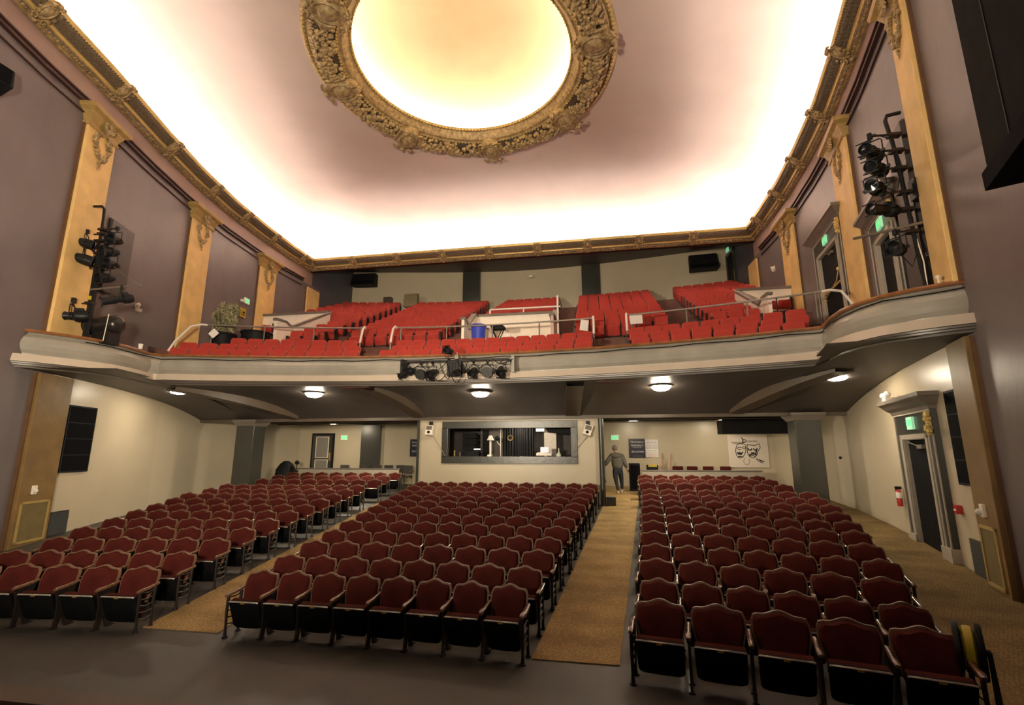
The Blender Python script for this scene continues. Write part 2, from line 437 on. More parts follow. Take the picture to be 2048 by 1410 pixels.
# recessed dome
mb = MB()
prof = [(4.05, 13.98)] + [(3.95 * cos(a), 14.0 + 1.35 * sin(a)) for a in [pi / 2 * i / 22 for i in range(23)]]
mb.lathe(prof, (CX, CY, 0), 96)
struct(mb.build('ceiling', M_DOME, smooth=True, fix=False), 'recessed yellow oval dome in the middle of the ceiling')

# soffit that rises behind the cornice to the rear balcony wall
mb = MB()
rows = []
for j in range(7):
    t = j / 6; rows.append([(x, lerp(23.1, bw_y(x) + 0.05, t), lerp(12.34, 13.66, t) + 0.12 * sin(pi * (x + 11.6) / 23.2 * 3) * t * 0.3) for x in [-11.6 + 23.2 * i / 24 for i in range(25)]])
mb.grid(rows)
struct(mb.build('ceiling', M_OXBLOOD, smooth=True, fix=False), 'dark oxblood soffit over the top balcony rows')

mb = MB(); mb.box(-11.5, 11.5, 23.1, 23.32, 12.02, 12.9)
struct(mb.build('trim_6', M_OXBLOOD), 'dark beam behind the rear cornice')
# ---- cornice, swept along the walls and across the back
def offpt(side, y, off):
    (x, yy), a = wf(side, y, off); return x, yy
path = []
yl = [1.5 + 0.5 * i for i in range(45)]
YC = 23.12   # face of the rear beam
prof = [(0.02, 12.02), (0.08, 12.02), (0.12, 12.06), (0.17, 12.08), (0.19, 12.12), (0.23, 12.14), (0.25, 12.18), (0.28, 12.20), (0.47, 12.36), (0.49, 12.41), (0.53, 12.42),
        (0.55, 12.48), (0.56, 12.52), (0.53, 12.54), (0.50, 12.46), (0.35, 12.36), (0.02, 12.30)]
PM = [0, 0, 0, 0, 1, 1, 2, 3, 2, 1, 2, 2, 2, 4, 4, 4]
PM = [0, 0, 1, 1, 0, 2, 2, 3, 1, 1, 2, 2, 2, 4, 4, 4]
def corn_path(off):
    L = []
    for y in yl:
        if y < YC - off - 0.15: L.append((wx(-1, y) + off, y))
    yc = YC - off
    L.append((wx(-1, yc) + off, yc))
    for i in range(1, 24): L.append((lerp(wx(-1, yc) + off, wx(1, yc) - off, i / 24), yc))
    L.append((wx(1, yc) - off, yc))
    for y in reversed(yl):
        if y < YC - off - 0.15: L.append((wx(1, y) - off, y))
    return L
def corn_rows(prof):
    base = corn_path(0.0); nL = len([y for y in yl if y < YC - 0.15 - 0.6])
    rows = []
    for off, z in prof:
        L = []
        for y in yl[:nL]: L.append((wx(-1, y) + off, y, z))
        yc = YC - off; L.append((wx(-1, yc) + off, yc, z))
        for i in range(1, 24): L.append((lerp(wx(-1, yc) + off, wx(1, yc) - off, i / 24), yc, z))
        L.append((wx(1, yc) - off, yc, z))
        for y in reversed(yl[:nL]): L.append((wx(1, y) - off, y, z))
        rows.append(L)
    return rows
rows = corn_rows(prof); mb = MB()
for i in range(len(rows) - 1):
    mb.mi = PM[i]; mb.grid([rows[i], rows[i + 1]])
cornice = struct(mb.build('trim_1', [M_GILT, M_GILTD, M_GILTB, M_GILTD, M_CREAM], fix=False), 'gilded plaster cornice round the hall with relief panels')
# bead and leaf mouldings on the cornice
def along(off, z, step, fn, skip=None):
    P = corn_rows([(off, z)])[0]; acc = 0.0; k = 0
    for a, b in zip(P, P[1:]):
        a, b = Vector(a), Vector(b); L = (b - a).length; t = -acc
        while t + step <= L:
            t += step; q = a + (b - a) * (t / L); fn(q, (b - a).normalized(), k); k += 1
        acc = L - t
mb = MB()
def bead(q, t, k): mb.ball(q, 0.027, 5, 3, (1, 1, 0.9))
along(0.515, 12.415, 0.085, bead)
o = mb.build('bead_moulding', M_GILTB, cornice, smooth=True, fix=False)
mb = MB()
def leaf(q, t, k):
    r = 0.032 + 0.010 * ((k * 7) % 3); mb.ball((q.x, q.y, q.z), r, 5, 3, (1, 1, 0.8))
along(0.145, 12.065, 0.085, leaf)
mb.build('leaf_moulding', M_GILT, cornice, smooth=True, fix=False)
# relief scrolls on the slanted panel
mb = MB()
def scroll(q, t, k):
    s = 0.16; n_ = Vector((-t.y, t.x, 0)); 
    c = q
    pts = [c + t * (0.05 * cos(a)) + n_ * (0.032 * sin(a)) + Vector((0, 0, -0.026 * sin(a))) for a in [2 * pi * i / 7 for i in range(8)]]
    mb.tube(pts, 0.010, 4, False)
    mb.ball(c, 0.020, 5, 3)
along(0.335, 12.235, 0.13, scroll)
along(0.415, 12.302, 0.13, scroll)
mb.build('panel_relief', M_GILTD, cornice, smooth=True, fix=False)
# cartouches
def cart_mesh():
    mb = MB(); N = 18
    # local: x along the cornice, y into the room, z up; slanted face from (0.3,-.1) to (1.0,.35)
    sl = Vector((0, 0.76, 0.64)).normalized(); nn = Vector((0, 0.64, -0.76)).normalized(); c0 = Vector((0, 0.47, 0.0)) + nn * 0.04
    X = Vector((1, 0, 0))
    def P(a, r1, r2, h): return c0 + X * (r1 * cos(a)) + sl * (r2 * sin(a)) + nn * h
    mb.grid([[P(2 * pi * k / N, r1, r2, h) for k in range(N)] for r1, r2, h in ((0.20, 0.33, -0.06), (0.195, 0.32, 0.02), (0.16, 0.27, 0.045), (0.125, 0.21, 0.02), (0.10, 0.17, 0.05), (0.05, 0.08, 0.07), (0.001, 0.001, 0.075))], closed=True)
    for sx in (-1, 1):
        for (bx, by, rr) in ((0.10, 0.33, 0.075), (0.13, -0.32, 0.09), (0.22, 0.20, 0.055), (0.23, -0.05, 0.05), (0.20, -0.18, 0.05)):
            cc = c0 + X * bx * sx + sl * by + nn * 0.05
            pts = [cc + X * sx * (rr * (1 - 0.11 * i) * cos(i * 0.8)) + sl * (rr * (1 - 0.11 * i) * sin(i * 0.8)) + nn * 0.008 * i for i in range(8)]
            mb.tube(pts, 0.028, 5)
    mb.ball(c0 + sl * 0.35 + nn * 0.05, 0.075, 7, 5); mb.ball(c0 - sl * 0.43 + nn * 0.04, 0.07, 7, 5)
    return mb.mesh('cartouche', M_GILT, smooth=True, fix=False)
CM = cart_mesh()
def cart(x, y, rz, zz=12.27):
    part('cartouche', CM, cornice, (x, y, zz), (0, 0, rz), (0.82, 0.82, 0.82))
for y in (4.9, 7.35, 9.85, 12.35, 14.95, 17.2, 19.4, 21.9):
    (x, yy_), a = wf(-1, y, -0.02); cart(x, yy_, a)
for y in (6.9, 9.4, 11.9, 14.4, 16.9, 19.2, 21.5):
    (x, yy_), a = wf(1, y, -0.02); cart(x, yy_, a)
for x in (-11.2 + 0.0, -8.75, -6.3, -3.85, -1.4, 1.05, 3.5, 5.95, 8.4):
    cart(x, YC - 0.0, pi)
# cove tubes in the trough behind the cornice: the hidden lamps that light the ceiling
rows = corn_rows([(0.10, 12.39), (0.22, 12.39), (0.22, 12.45), (0.10, 12.45), (0.10, 12.39)])
mb = MB(); mb.grid(rows)
o = mb.build('cove_light', M_COVE, fix=False); tag(o, 'hidden warm strip lamp glowing behind the gilded cornice', 'light')

# picture rail: two dark mouldings over the pilaster heads
mb = MB()
for side in (-1, 1):
    for off, z0, z1 in ((0.10, 11.30, 11.38), (0.14, 11.40, 11.44), (0.05, 11.05, 11.08)):
        A = []; B = []
        for y in [1.5 + 0.5 * i for i in range(43)]:
            A.append((wx(side, y), y)); B.append((wx(side, y) - side * off, y))
        for k in range(len(A) - 1):
            P = [(*A[k], z0), (*A[k + 1], z0), (*B[k + 1], z0), (*B[k], z0), (*A[k], z1), (*A[k + 1], z1), (*B[k + 1], z1), (*B[k], z1)]
            mb.hexa(P)
struct(mb.build('trim_2', M_OXBLOOD, fix=False), 'dark picture rail over the pilaster heads')

# ---- ceiling ring
ring_o = bpy.data.objects.new('trim_3', None); COL.objects.link(ring_o); struct(ring_o, 'heavy gilded plaster wreath ring round the dome')
mb = MB()
pr = [(4.62, 14.02), (4.60, 13.95), (4.52, 13.90), (4.44, 13.93), (4.40, 13.86), (4.34, 13.84), (4.28, 13.76), (4.12, 13.66), (3.95, 13.62), (3.80, 13.65), (3.70, 13.72), (3.66, 13.79),
      (3.62, 13.77), (3.58, 13.80), (3.50, 13.82), (3.44, 13.88), (3.38, 13.97), (3.33, 14.03), (3.27, 14.05), (3.26, 14.13), (3.34, 14.15), (3.5, 14.02), (4.1, 14.0)]
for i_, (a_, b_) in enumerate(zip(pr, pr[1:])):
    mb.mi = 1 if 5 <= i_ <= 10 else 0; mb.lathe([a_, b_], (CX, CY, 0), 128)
mb.build('ring_moulding', [M_GILT, mat('crevice_shade_ground', (0.035, 0.022, 0.011), 0.8, var=0.2)], ring_o, smooth=True, fix=False)  # dark base puts crevice shade between the fruit into the colour
mb = MB()
for r, z, n_, s in ((4.52, 13.915, 190, 0.055), (3.28, 14.06, 170, 0.042), (3.64, 13.775, 190, 0.038)):
    for k in range(n_):
        a = 2 * pi * k / n_; mb.ball((CX + r * cos(a), CY + r * sin(a), z), s, 5, 3)
mb.build('bead_moulding', M_GILTB, ring_o, smooth=True, fix=False)
mb = MB()
for k in range(2100):
    a = random.random() * 2 * pi; u = random.gauss(-0.1, 0.52); u = max(-1, min(1, u)); r = 4.0 + 0.30 * u; z = 13.64 + 0.10 * abs(u) ** 1.5 - random.random() * 0.05
    if min(abs((a - radians(q) + pi) % (2 * pi) - pi) for q in (90, 136, 180, 223, 270, 316, 354, 43)) < 0.10: continue
    s = 0.045 + 0.05 * random.random()
    mb.ball((CX + r * cos(a), CY + r * sin(a), z), s, 7, 5)
for k in range(260):
    a = 2 * pi * k / 260; r = 4.38 - 0.05 * (k % 2)
    mb.tube([(CX + r * cos(a), CY + r * sin(a), 13.83), (CX + (r - 0.17) * cos(a + 0.02), CY + (r - 0.17) * sin(a + 0.02), 13.70)], [0.045, 0.02], 4)
mb.build('fruit_garland', M_GILT, ring_o, smooth=True, fix=False)
def rc_mesh():
    mb = MB(); N = 20
    def P(a, r1, r2, z): return (r1 * cos(a), r2 * sin(a), z)
    mb.grid([[P(2 * pi * k / N, r1, r2, z) for k in range(N)] for r1, r2, z in ((0.40, 0.60, 0.18), (0.40, 0.58, -0.02), (0.32, 0.44, -0.10), (0.25, 0.34, -0.06), (0.20, 0.27, -0.12), (0.1, 0.14, -0.17), (0.001, 0.001, -0.18))], closed=True)
    for sx in (-1, 1):
        for sy in (-1, 1):
            rr = 0.13; cc = Vector((0.26 * sx, 0.52 * sy, -0.06))
            pts = [cc + Vector((sx * rr * (1 - 0.1 * i) * cos(i * 0.75), sy * rr * (1 - 0.1 * i) * sin(i * 0.75), -0.01 * i)) for i in range(9)]
            mb.tube(pts, 0.045, 5)
        mb.tube([(0.42 * sx, -0.36, 0.05), (0.47 * sx, -0.1, -0.03), (0.47 * sx, 0.1, -0.03), (0.42 * sx, 0.36, 0.05)], 0.06, 6)
    mb.ball((0, 0.66, -0.05), 0.11, 7, 5); mb.ball((0, -0.62, -0.04), 0.12, 7, 5)
    return mb.mesh('cartouche', M_GILT, smooth=True, fix=False)
RC = rc_mesh()
for deg in (90, 136, 180, 223, 270, 316, 354, 43):
    a = radians(deg)
    part('cartouche', RC, ring_o, (CX + 3.97 * cos(a), CY + 3.97 * sin(a), 13.63), (0, 0, a + pi / 2), (0.95, 0.86, 1))
mb = MB(); mb.lathe([(3.50, 14.06), (3.62, 14.06), (3.62, 14.11), (3.50, 14.11), (3.50, 14.06)], (CX, CY, 0), 96)
tag(mb.build('cove_light', M_DOMEL, fix=False), 'hidden strip lamp behind the ring that lights the yellow dome', 'light')
# ================================================================ PILASTERS
def pilaster(side, y0, y1, z0, z1, label, cap=True, panel=False, name='pilaster'):
    ym = (y0 + y1) / 2; (x, y), a = wf(side, ym)
    hw = (y1 - y0) / 2 / cos(atan2(wx(side, y1) - wx(side, y0), y1 - y0)) 
    t = thing(name, label, 'pilaster', (x, y, 0), a, kind='structure')
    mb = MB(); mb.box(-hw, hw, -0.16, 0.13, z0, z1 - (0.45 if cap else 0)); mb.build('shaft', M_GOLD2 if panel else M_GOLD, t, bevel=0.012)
    mb = MB()
    for s in (-1, 1): mb.box(s * (hw + 0.02) - 0.02, s * (hw + 0.02) + 0.02, -0.16, 0.06, z0, z1 - (0.45 if cap else 0))
    mb.build('side_moulding', mat('brown_edge_moulding', (0.12, 0.06, 0.028), 0.5, var=0.15), t)
    if cap:
        mb = MB()
        pr = [(0.0, z1 - 0.52), (0.03, z1 - 0.52), (0.05, z1 - 0.46), (0.02, z1 - 0.44), (0.03, z1 - 0.36), (0.12, z1 - 0.16), (0.22, z1 - 0.10), (0.24, z1 - 0.03), (0.24, z1 + 0.01), (0.0, z1 + 0.01)]
        rows = []
        for e, z in pr:
            rows.append([(-hw - e, -0.1, z), (-hw - e, 0.14 + e, z), (hw + e, 0.14 + e, z), (hw + e, -0.1, z)])
        mb.grid(rows); mb.add([rows[-1][0], rows[-1][1], rows[-1][2], rows[-1][3]], [(0, 1, 2, 3)])
        mb.build('capital', mat('aged_gold_capital', (0.36, 0.235, 0.08), 0.45, var=0.15, vscale=6), t, fix=True)
        # floral swag
        mb = MB(); rnd = random.Random(int(y0 * 10))
        zc = z1 - 0.28
        for k in range(16):
            an = pi * 2 * k / 16; mb.tube([(0.03 * cos(an), 0.26, zc + 0.03 * sin(an)), (0.17 * cos(an), 0.30, zc + 0.17 * sin(an)), (0.21 * cos(an + 0.2), 0.27, zc + 0.20 * sin(an + 0.2))], [0.03, 0.035, 0.012], 4)
        for s in (-1, 1):
            L = [(s * 0.10, zc - 0.18), (s * 0.24, zc - 0.34), (s * 0.27, zc - 0.55), (s * 0.18, zc - 0.78), (s * 0.05, zc - 0.95)]
            mb.tube([(px, 0.16, pz) for px, pz in L], 0.022, 5)
            for k in range(60):
                i = rnd.random() * 3.99; j = int(i); f = i - j
                px = lerp(L[j][0], L[j + 1][0], f) + rnd.gauss(0, 0.04); pz = lerp(L[j][1], L[j + 1][1], f)
                mb.ball((px, 0.165, pz), 0.022 + 0.03 * rnd.random(), 5, 3)
        for k in range(12): mb.ball((rnd.gauss(0, 0.035), 0.165, zc - 0.98 - 0.025 * k), 0.036 - 0.0018 * k, 5, 3)
        mb.lathe([(0.001, 0.0), (0.13, 0.01), (0.14, 0.0)], (0, 0, 0), 16); 
        mb.build('floral_swag', M_GILT, t, smooth=True, fix=False)
    if panel:
        mb = MB(); f = floorz(ym)
        mb.box(-hw + 0.14, hw - 0.14, 0.12, 0.138, f + 0.1, f + 0.92); mb.build('base_panel', M_OLIVE, t)
        mb = MB()
        for q in ((-hw + 0.10, hw - 0.10, f + 0.92, f + 0.97), (-hw + 0.10, hw - 0.10, f + 0.06, f + 0.11), (-hw + 0.10, -hw + 0.15, f + 0.06, f + 0.97), (hw - 0.15, hw - 0.10, f + 0.06, f + 0.97)):
            mb.box(q[0], q[1], 0.125, 0.155, q[2], q[3])
        mb.build('panel_trim', M_OLIVET, t)
    return t
PIL = [(-1, 9.27, 10.28, 'left', 'first from the stage, above the curved box'), (-1, 14.35, 15.5, 'left', 'second from the stage'), (-1, 19.0, 20.2, 'left', 'third from the stage, behind the plant'),
       (-1, 22.9, 24.0, 'left', 'last one, at the rear corner'),
       (1, 8.87, 9.66, 'right', 'first from the stage, above the curved box'), (1, 13.35, 14.75, 'right', 'second from the stage, between the two upper doors'), (1, 18.75, 20.0, 'right', 'third from the stage'),
       (1, 22.9, 24.0, 'right', 'last one, at the rear corner')]
for side, y0, y1, s, d in PIL:
    ca = y0 < 22
    pilaster(side, y0, y1, 5.13 if y0 < 10 else 4.6, 11.3 if ca else 11.1, 'upper gold pilaster on the %s wall, %s' % (s, d), cap=ca)
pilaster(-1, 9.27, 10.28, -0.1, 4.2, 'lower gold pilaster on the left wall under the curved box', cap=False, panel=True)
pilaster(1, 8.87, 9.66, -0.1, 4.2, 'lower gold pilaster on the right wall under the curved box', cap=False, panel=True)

# ================================================================ BALCONY FRONT
FP = [(-9.25, 8.75), (-9.02, 9.0), (-8.82, 9.37), (-8.62, 9.8), (-8.50, 10.25), (-8.52, 10.75), (-8.64, 11.2), (-8.80, 11.75), (-8.62, 12.02)]
xs = [-8.3 + 0.5 * i for i in range(35)]
FP += [(x, ffront(x)) for x in xs if x < 8.75]
FP += [(8.88, 11.78), (8.84, 11.5), (8.74, 11.0), (8.70, 10.4), (8.78, 9.95), (8.97, 9.57), (9.28, 9.28), (9.60, 9.06), (10.0, 8.86)]
def path_off(P, off):
    out = []
    for i, p in enumerate(P):
        a = Vector(P[max(i - 1, 0)]); b = Vector(P[min(i + 1, len(P) - 1)]); t = (b - a).normalized()
        out.append((p[0] + t.y * off, p[1] - t.x * off))
    return out
# the outward side (towards the stage) is to the right of travel from left to right
def sweep(mb, prof, mis=None, P=None):
    rows = []
    for off, z in prof:
        rows.append([(q[0], q[1], z) for q in path_off(P or FP, off)])
    for i in range(len(rows) - 1):
        if mis: mb.mi = mis[i]
        mb.grid([rows[i], rows[i + 1]])
mb = MB()
prof = [(-0.10, 5.08), (0.0, 5.08), (0.02, 5.04), (0.09, 4.96), (0.135, 4.86), (0.14, 4.77), (0.11, 4.67), (0.06, 4.59), (0.05, 4.545), (0.25, 4.54), (0.27, 4.37), (0.25, 4.36), (0.245, 4.33), (0.22, 4.32), (0.215, 4.29), (0.17, 4.28), (0.16, 4.24), (-0.1, 4.24)]
sweep(mb, prof, [2, 0] + [0] * 6 + [1, 1, 2, 2, 2, 2, 2, 2, 2])
struct(mb.build('balcony_front', [M_FASCIA, M_BAND, M_MOULD], smooth=True, fix=False), 'glossy grey curved balcony front with a pale lower band')
mb = MB(); sweep(mb, [(-0.12, 5.08), (0.10, 5.08), (0.115, 5.11), (0.10, 5.145), (-0.10, 5.15), (-0.12, 5.13), (-0.12, 5.08)])
o = mb.build('balcony_rail', M_WOOD, smooth=True, fix=False)
struct(o, 'varnished wooden cap rail on the balcony front')
mb = MB(); sweep(mb, [(-0.10, 5.08), (-0.10, 4.4)])
struct(mb.build('balcony_inner_panel', M_STEPWOOD, fix=False), 'inner face of the balcony parapet')
# cable that sags along the fascia
mb = MB(); P = path_off(FP, 0.10)
pts = []
for i, p in enumerate(P):
    pts.append((p[0], p[1], 5.03 - 0.045 * abs(sin(i * 0.9))))
mb.tube(pts[3:], 0.012, 4)
tag(mb.build('cable', M_BLACKP, fix=False), 'thin black cable sagging along the top of the grey balcony front', 'cable')

# under-balcony ceiling: vault from the front edge down to the rear beam
YR = 16.4; rows = []; NPT = len(FP); Pu = path_off(FP, 0.17)
cum = [0.0]
for a, b in zip(FP, FP[1:]): cum.append(cum[-1] + hypot(b[0] - a[0], b[1] - a[1]))
for j in range(15):
    t = j / 14; row = []
    for i, p in enumerate(Pu):
        u = cum[i] / cum[-1]; q = (lerp(wx(-1, YR), wx(1, YR), u) , YR)
        x = lerp(p[0], q[0], t); y = lerp(p[1], q[1], t)
        x = max(wx(-1, y) - 0.05, min(wx(1, y) + 0.05, x)) if t > 0 else x
        row.append((x, y, 4.24 - 0.68 * t ** 3))
    rows.append(row)
mb = MB(); mb.grid(rows)
# side filler between box front and the walls
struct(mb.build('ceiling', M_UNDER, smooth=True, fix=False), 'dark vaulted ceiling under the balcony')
for side in (-1, 1):
    mb = MB(); L = []
    for k in range(20):
        y = 8.9 + 0.42 * k; 
        if y > 16.4: break
        L.append(y)
    A = [(wx(side, y), y, 4.26 - 0.66 * ((max(0, y - 8.9)) / 7.5) ** 3) for y in L]
    B = [(wx(side, y) - side * 1.9, y + 0.6 if y < 10.5 else y, 4.26 - 0.66 * ((max(0, y - 8.9)) / 7.5) ** 3 + 0.02) for y in L]
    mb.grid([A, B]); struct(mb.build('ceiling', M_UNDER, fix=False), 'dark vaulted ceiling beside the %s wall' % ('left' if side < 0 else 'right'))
# beams
def beam(xa, ya, xb, yb, label):
    mb = MB(); w0 = 0.24; d = Vector((xb - xa, yb - ya)).normalized(); n_ = Vector((d.y, -d.x)) * w0
    N = 12; rows = [[], [], [], []]
    for k in range(N + 1):
        t = k / N; x = lerp(xa, xb, t); y = lerp(ya, yb, t); zb = 4.14 - 0.60 * t ** 1.35
        for r, (s, z) in enumerate(((-1, 4.4), (-1, zb), (1, zb), (1, 4.4))): rows[r].append((x + n_.x * s, y + n_.y * s, z if r in (1, 2) else 4.3 - 0.6 * t ** 3))
    mb.grid(rows); 
    tag(mb.build('ceiling_beam', M_BEAM), label, 'beam', kind='structure')
beam(-8.5, 12.35, -7.1, 16.3, 'outer left brown beam under the balcony'); beam(-2.9, 13.5, -2.35, 16.3, 'inner left brown beam under the balcony')
beam(3.2, 13.45, 2.95, 16.3, 'inner right brown beam under the balcony'); beam(9.3, 12.1, 8.0, 16.3, 'outer right brown beam under the balcony')
mb = MB(); mb.box(wx(-1, 16.5), wx(1, 16.5), 16.4, 16.62, 3.46, 4.2)
mb.box(wx(-1, 16.5), wx(1, 16.5), 16.36, 16.66, 3.58, 3.66)
struct(mb.build('trim_4', M_BEAM), 'long dark beam across the hall under the balcony')
# rear low ceiling with stepped mouldings
mb = MB(); mb.box(-12, 12, 16.6, 23.6, 3.72, 3.8)
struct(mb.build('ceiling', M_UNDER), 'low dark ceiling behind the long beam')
mb = MB()
for y, z in ((17.2, 3.62), (18.0, 3.62), (19.0, 3.64), (20.2, 3.64), (21.6, 3.66)):
    mb.box(-11.6, 11.6, y, y + 0.16, z, 3.73)
struct(mb.build('trim_5', M_BEAM), 'parallel brown mouldings on the low rear ceiling')

# ceiling lamps under the balcony
LM = {}
def bowl_lamp(x, y, z, label, bright=False):
    t = thing('ceiling_lamp', label, 'ceiling light', (x, y, z), group='glass bowl lamps under the balcony')
    if not LM:
        mb = MB(); mb.lathe([(0.001, 0.02), (0.25, 0.02), (0.30, 0.0), (0.31, -0.03), (0.27, -0.04), (0.24, -0.035)], n=28); LM['rim'] = mb.mesh('rim', M_PIPE, True, fix=False)
        mb = MB(); mb.lathe([(0.265, -0.03), (0.25, -0.07), (0.20, -0.12), (0.12, -0.15), (0.001, -0.16)], n=28); LM['bowl'] = mb.mesh('glass_bowl', M_BOWL, True, fix=False)
    if bright:
        me = LM['bowl'].copy(); me.materials[0] = M_BOWL2; part('rim', LM['rim'], t, scl=(0.7, 0.7, 0.7)); part('glass_bowl', me, t, scl=(0.7, 0.7, 0.7)); return
    part('rim', LM['rim'], t); part('glass_bowl', LM['bowl'], t)
for x, y, z, l in ((-8.9, 13.05, 4.28, 'far left, beside the cream wall'), (-5.0, 14.1, 4.22, 'second from the left'), (0.27, 14.55, 4.18, 'in the middle, below the stage lights'),
                   (5.54, 14.2, 4.21, 'second from the right'), (9.55, 13.1, 4.24, 'far right, beside the exit door')):
    bowl_lamp(x, y, z - 0.01, 'lit glass bowl ceiling lamp under the balcony, ' + l)
bowl_lamp(-5.15, 17.75, 3.71, 'small lit bowl lamp on the low rear ceiling, left of the control booth', True)
bowl_lamp(6.2, 17.75, 3.71, 'small lit bowl lamp on the low rear ceiling, right of the control booth', True)

# columns
def column(x, label, s):
    t = thing('column', label, 'column', (x, 16.5, 0), kind='structure')
    mb = MB(); mb.box(-0.36, 0.36, -0.28, 0.36, 0.6, 3.35); mb.build('shaft', M_GREY, t, bevel=0.02)
    mb = MB()
    rows = []
    for e, z in ((0.0, 3.30), (0.03, 3.32), (0.05, 3.36), (0.10, 3.44), (0.12, 3.47), (0.12, 3.54), (0.0, 3.55)):
        rows.append([(-0.36 - e, -0.28 - e, z), (0.36 + e, -0.28 - e, z), (0.36 + e, 0.36 + e, z), (-0.36 - e, 0.36 + e, z)])
    mb.grid(rows, closed=True); mb.build('capital', M_GREYCAP, t, fix=False)
column(-8.98, 'square grey column with pale capital on the left side', -1); column(9.95, 'square grey column with pale capital on the right side', 1)

# ================================================================ CONTROL BOOTH
BY = 16.62
booth = thing('control_booth', 'cream control booth with a wide grey-framed window behind the centre seats', 'booth', (0, 0, 0), kind='structure')
x0, x1, f = -2.40, 3.78, 0.65; wa, wb, za, zb = -1.37, 2.85, 2.23, 3.17
mb = MB(); mb.box(x0, wa, BY, BY + 0.12, f, 3.72); mb.box(wb, x1, BY, BY + 0.12, f, 3.72); mb.box(wa, wb, BY, BY + 0.12, f, za); mb.box(wa, wb, BY, BY + 0.12, zb, 3.72)
mb.box(x0, x0 + 0.1, BY + 0.12, BY + 3.0, f, 3.72); mb.box(x1 - 0.1, x1, BY + 0.12, BY + 3.0, f, 3.72)
mb.build('wall_panel', M_CREAM, booth)
mb = MB(); fr = [(-1.58, 3.07, 3.17, 3.41), (-1.58, 3.07, 2.0, 2.23), (-1.58, -1.37, 2.2, 3.2), (2.85, 3.07, 2.2, 3.2)]
for a, b, c, d in fr: mb.box(a, b, BY - 0.05, BY + 0.10, c, d)
mb.build('window_frame', M_GREY, booth, bevel=0.008)
mb = MB(); mb.box(x0 + 0.1, x1 - 0.1, BY + 2.9, BY + 3.0, f, 3.72); mb.build('rear_panel', mat('charcoal_booth_wall', (0.06, 0.05, 0.045), 0.6, var=0.2), booth)
mb = MB(); mb.box(-1.5, 3.0, BY + 0.1, BY + 0.75, 2.10, 2.16); mb.build('counter', M_BLACKP, booth)
mb = MB(); mb.cyl((x1 + 0.06, BY - 0.12, 0.64), (x1 + 0.06, BY - 0.12, 3.56), 0.085, n=20); mb.cyl((x1 + 0.06, BY - 0.12, 0.60), (x1 + 0.06, BY - 0.12, 0.68), 0.13, n=20)
tag(mb.build('round_post', M_GREY, smooth=True), 'round grey steel post at the right corner of the control booth', 'post')
mb = MB(); mb.box(x0 - 0.08, x0, BY - 0.06, BY + 0.05, f, 3.6); tag(mb.build('corner_post', M_GREY), 'thin grey corner post at the left edge of the control booth', 'post')
# booth contents
def simple(name, label, cat, build, m, loc=(0, 0, 0), rz=0, **k):
    mb = MB(); build(mb); o = mb.build(name, m, smooth=k.get('smooth', False), bevel=k.get('bevel', 0)); o.location = loc; o.rotation_euler = (0, 0, rz)
    return tag(o, label, cat, k.get('group'))
def curt(mb):
    rows = []
    for z in (2.1, 2.6, 3.3): rows.append([(0.25 + 1.15 * i / 40, 1.6 + 0.05 * sin(i * 1.9), z) for i in range(41)])
    mb.grid(rows)
simple('black_curtain', 'black curtain hanging inside the control booth window', 'curtain', curt, mat('black_drape', (0.012, 0.011, 0.013), 0.8, var=0.3), (0, BY, 0))
simple('light_panel', 'grey board lit up behind the booth desk on the right', 'panel', lambda mb: mb.box(1.75, 2.2, 1.9, 1.95, 2.1, 3.3), M_PIPE, (0, BY, 0))
t = thing('mic_stand', 'pale microphone stand with a boom arm inside the booth window', 'stand', (0.42, BY + 0.32, 2.16))
mb = MB(); mb.cyl((0, 0, 0), (0, 0, 0.98), 0.016, n=8); mb.build('pole', M_WHITEM, t)
mb = MB(); mb.tube([(0, 0, 0.42), (-0.08, -0.02, 0.5), (-0.14, 0, 0.6)], 0.014, 6); mb.build('boom_arm', M_WHITEM, t)
mb = MB(); mb.ball((-0.12, 0, 0.68), 0.09, 10, 8); mb.build('lamp_head', M_BLACKP, t, smooth=True)
mb = MB(); mb.cyl((0, 0, 0), (0, 0, 0.02), 0.1); mb.build('base', M_BLACK, t)
def ringm(mb):
    mb.tube([(0.085 * cos(a), 0, 0.085 * sin(a)) for a in [2 * pi * i / 16 for i in range(17)]], 0.018, 6)
simple('ring_lamp', 'pale ring hanging in front of the black booth curtain', 'ring', ringm, M_OLIVET, (0.70, BY + 0.6, 2.86))
t = thing('desk_lamp', 'white shaded desk lamp on a tall stem in the booth', 'lamp', (0.03, BY + 0.45, 2.16))
mb = MB(); mb.cyl((0, 0, 0), (0, 0, 0.62), 0.035, n=10); mb.build('stem', M_WHITE, t)
mb = MB(); mb.lathe([(0.06, 0.78), (0.08, 0.72), (0.13, 0.62), (0.12, 0.62)], n=16); mb.build('shade', M_WHITE, t, smooth=True, fix=False)
mb = MB(); mb.box(-0.09, 0.05, -0.1, 0.1, 0, 0.13); mb.build('base', M_WHITE, t, bevel=0.01)
t = thing('sound_desk', 'white sound mixing console with a raised screen in the booth', 'mixer', (1.92, BY + 0.35, 2.16))
mb = MB(); mb.hexa([(-0.26, -0.15, 0.10), (0.26, -0.15, 0.10), (0.26, 0.18, 0.14), (-0.26, 0.18, 0.14), (-0.26, -0.15, 0.16), (0.26, -0.15, 0.16), (0.26, 0.18, 0.2), (-0.26, 0.18, 0.2)]); mb.build('console', M_WHITE, t)
mb = MB(); mb.box(-0.14, 0.14, 0.1, 0.14, 0.2, 0.38); mb.build('screen', mat('pale_screen', (0.5, 0.5, 0.55), 0.4, emit=0.25, ecol=(0.9, 0.9, 1.0), var=0.02), t)
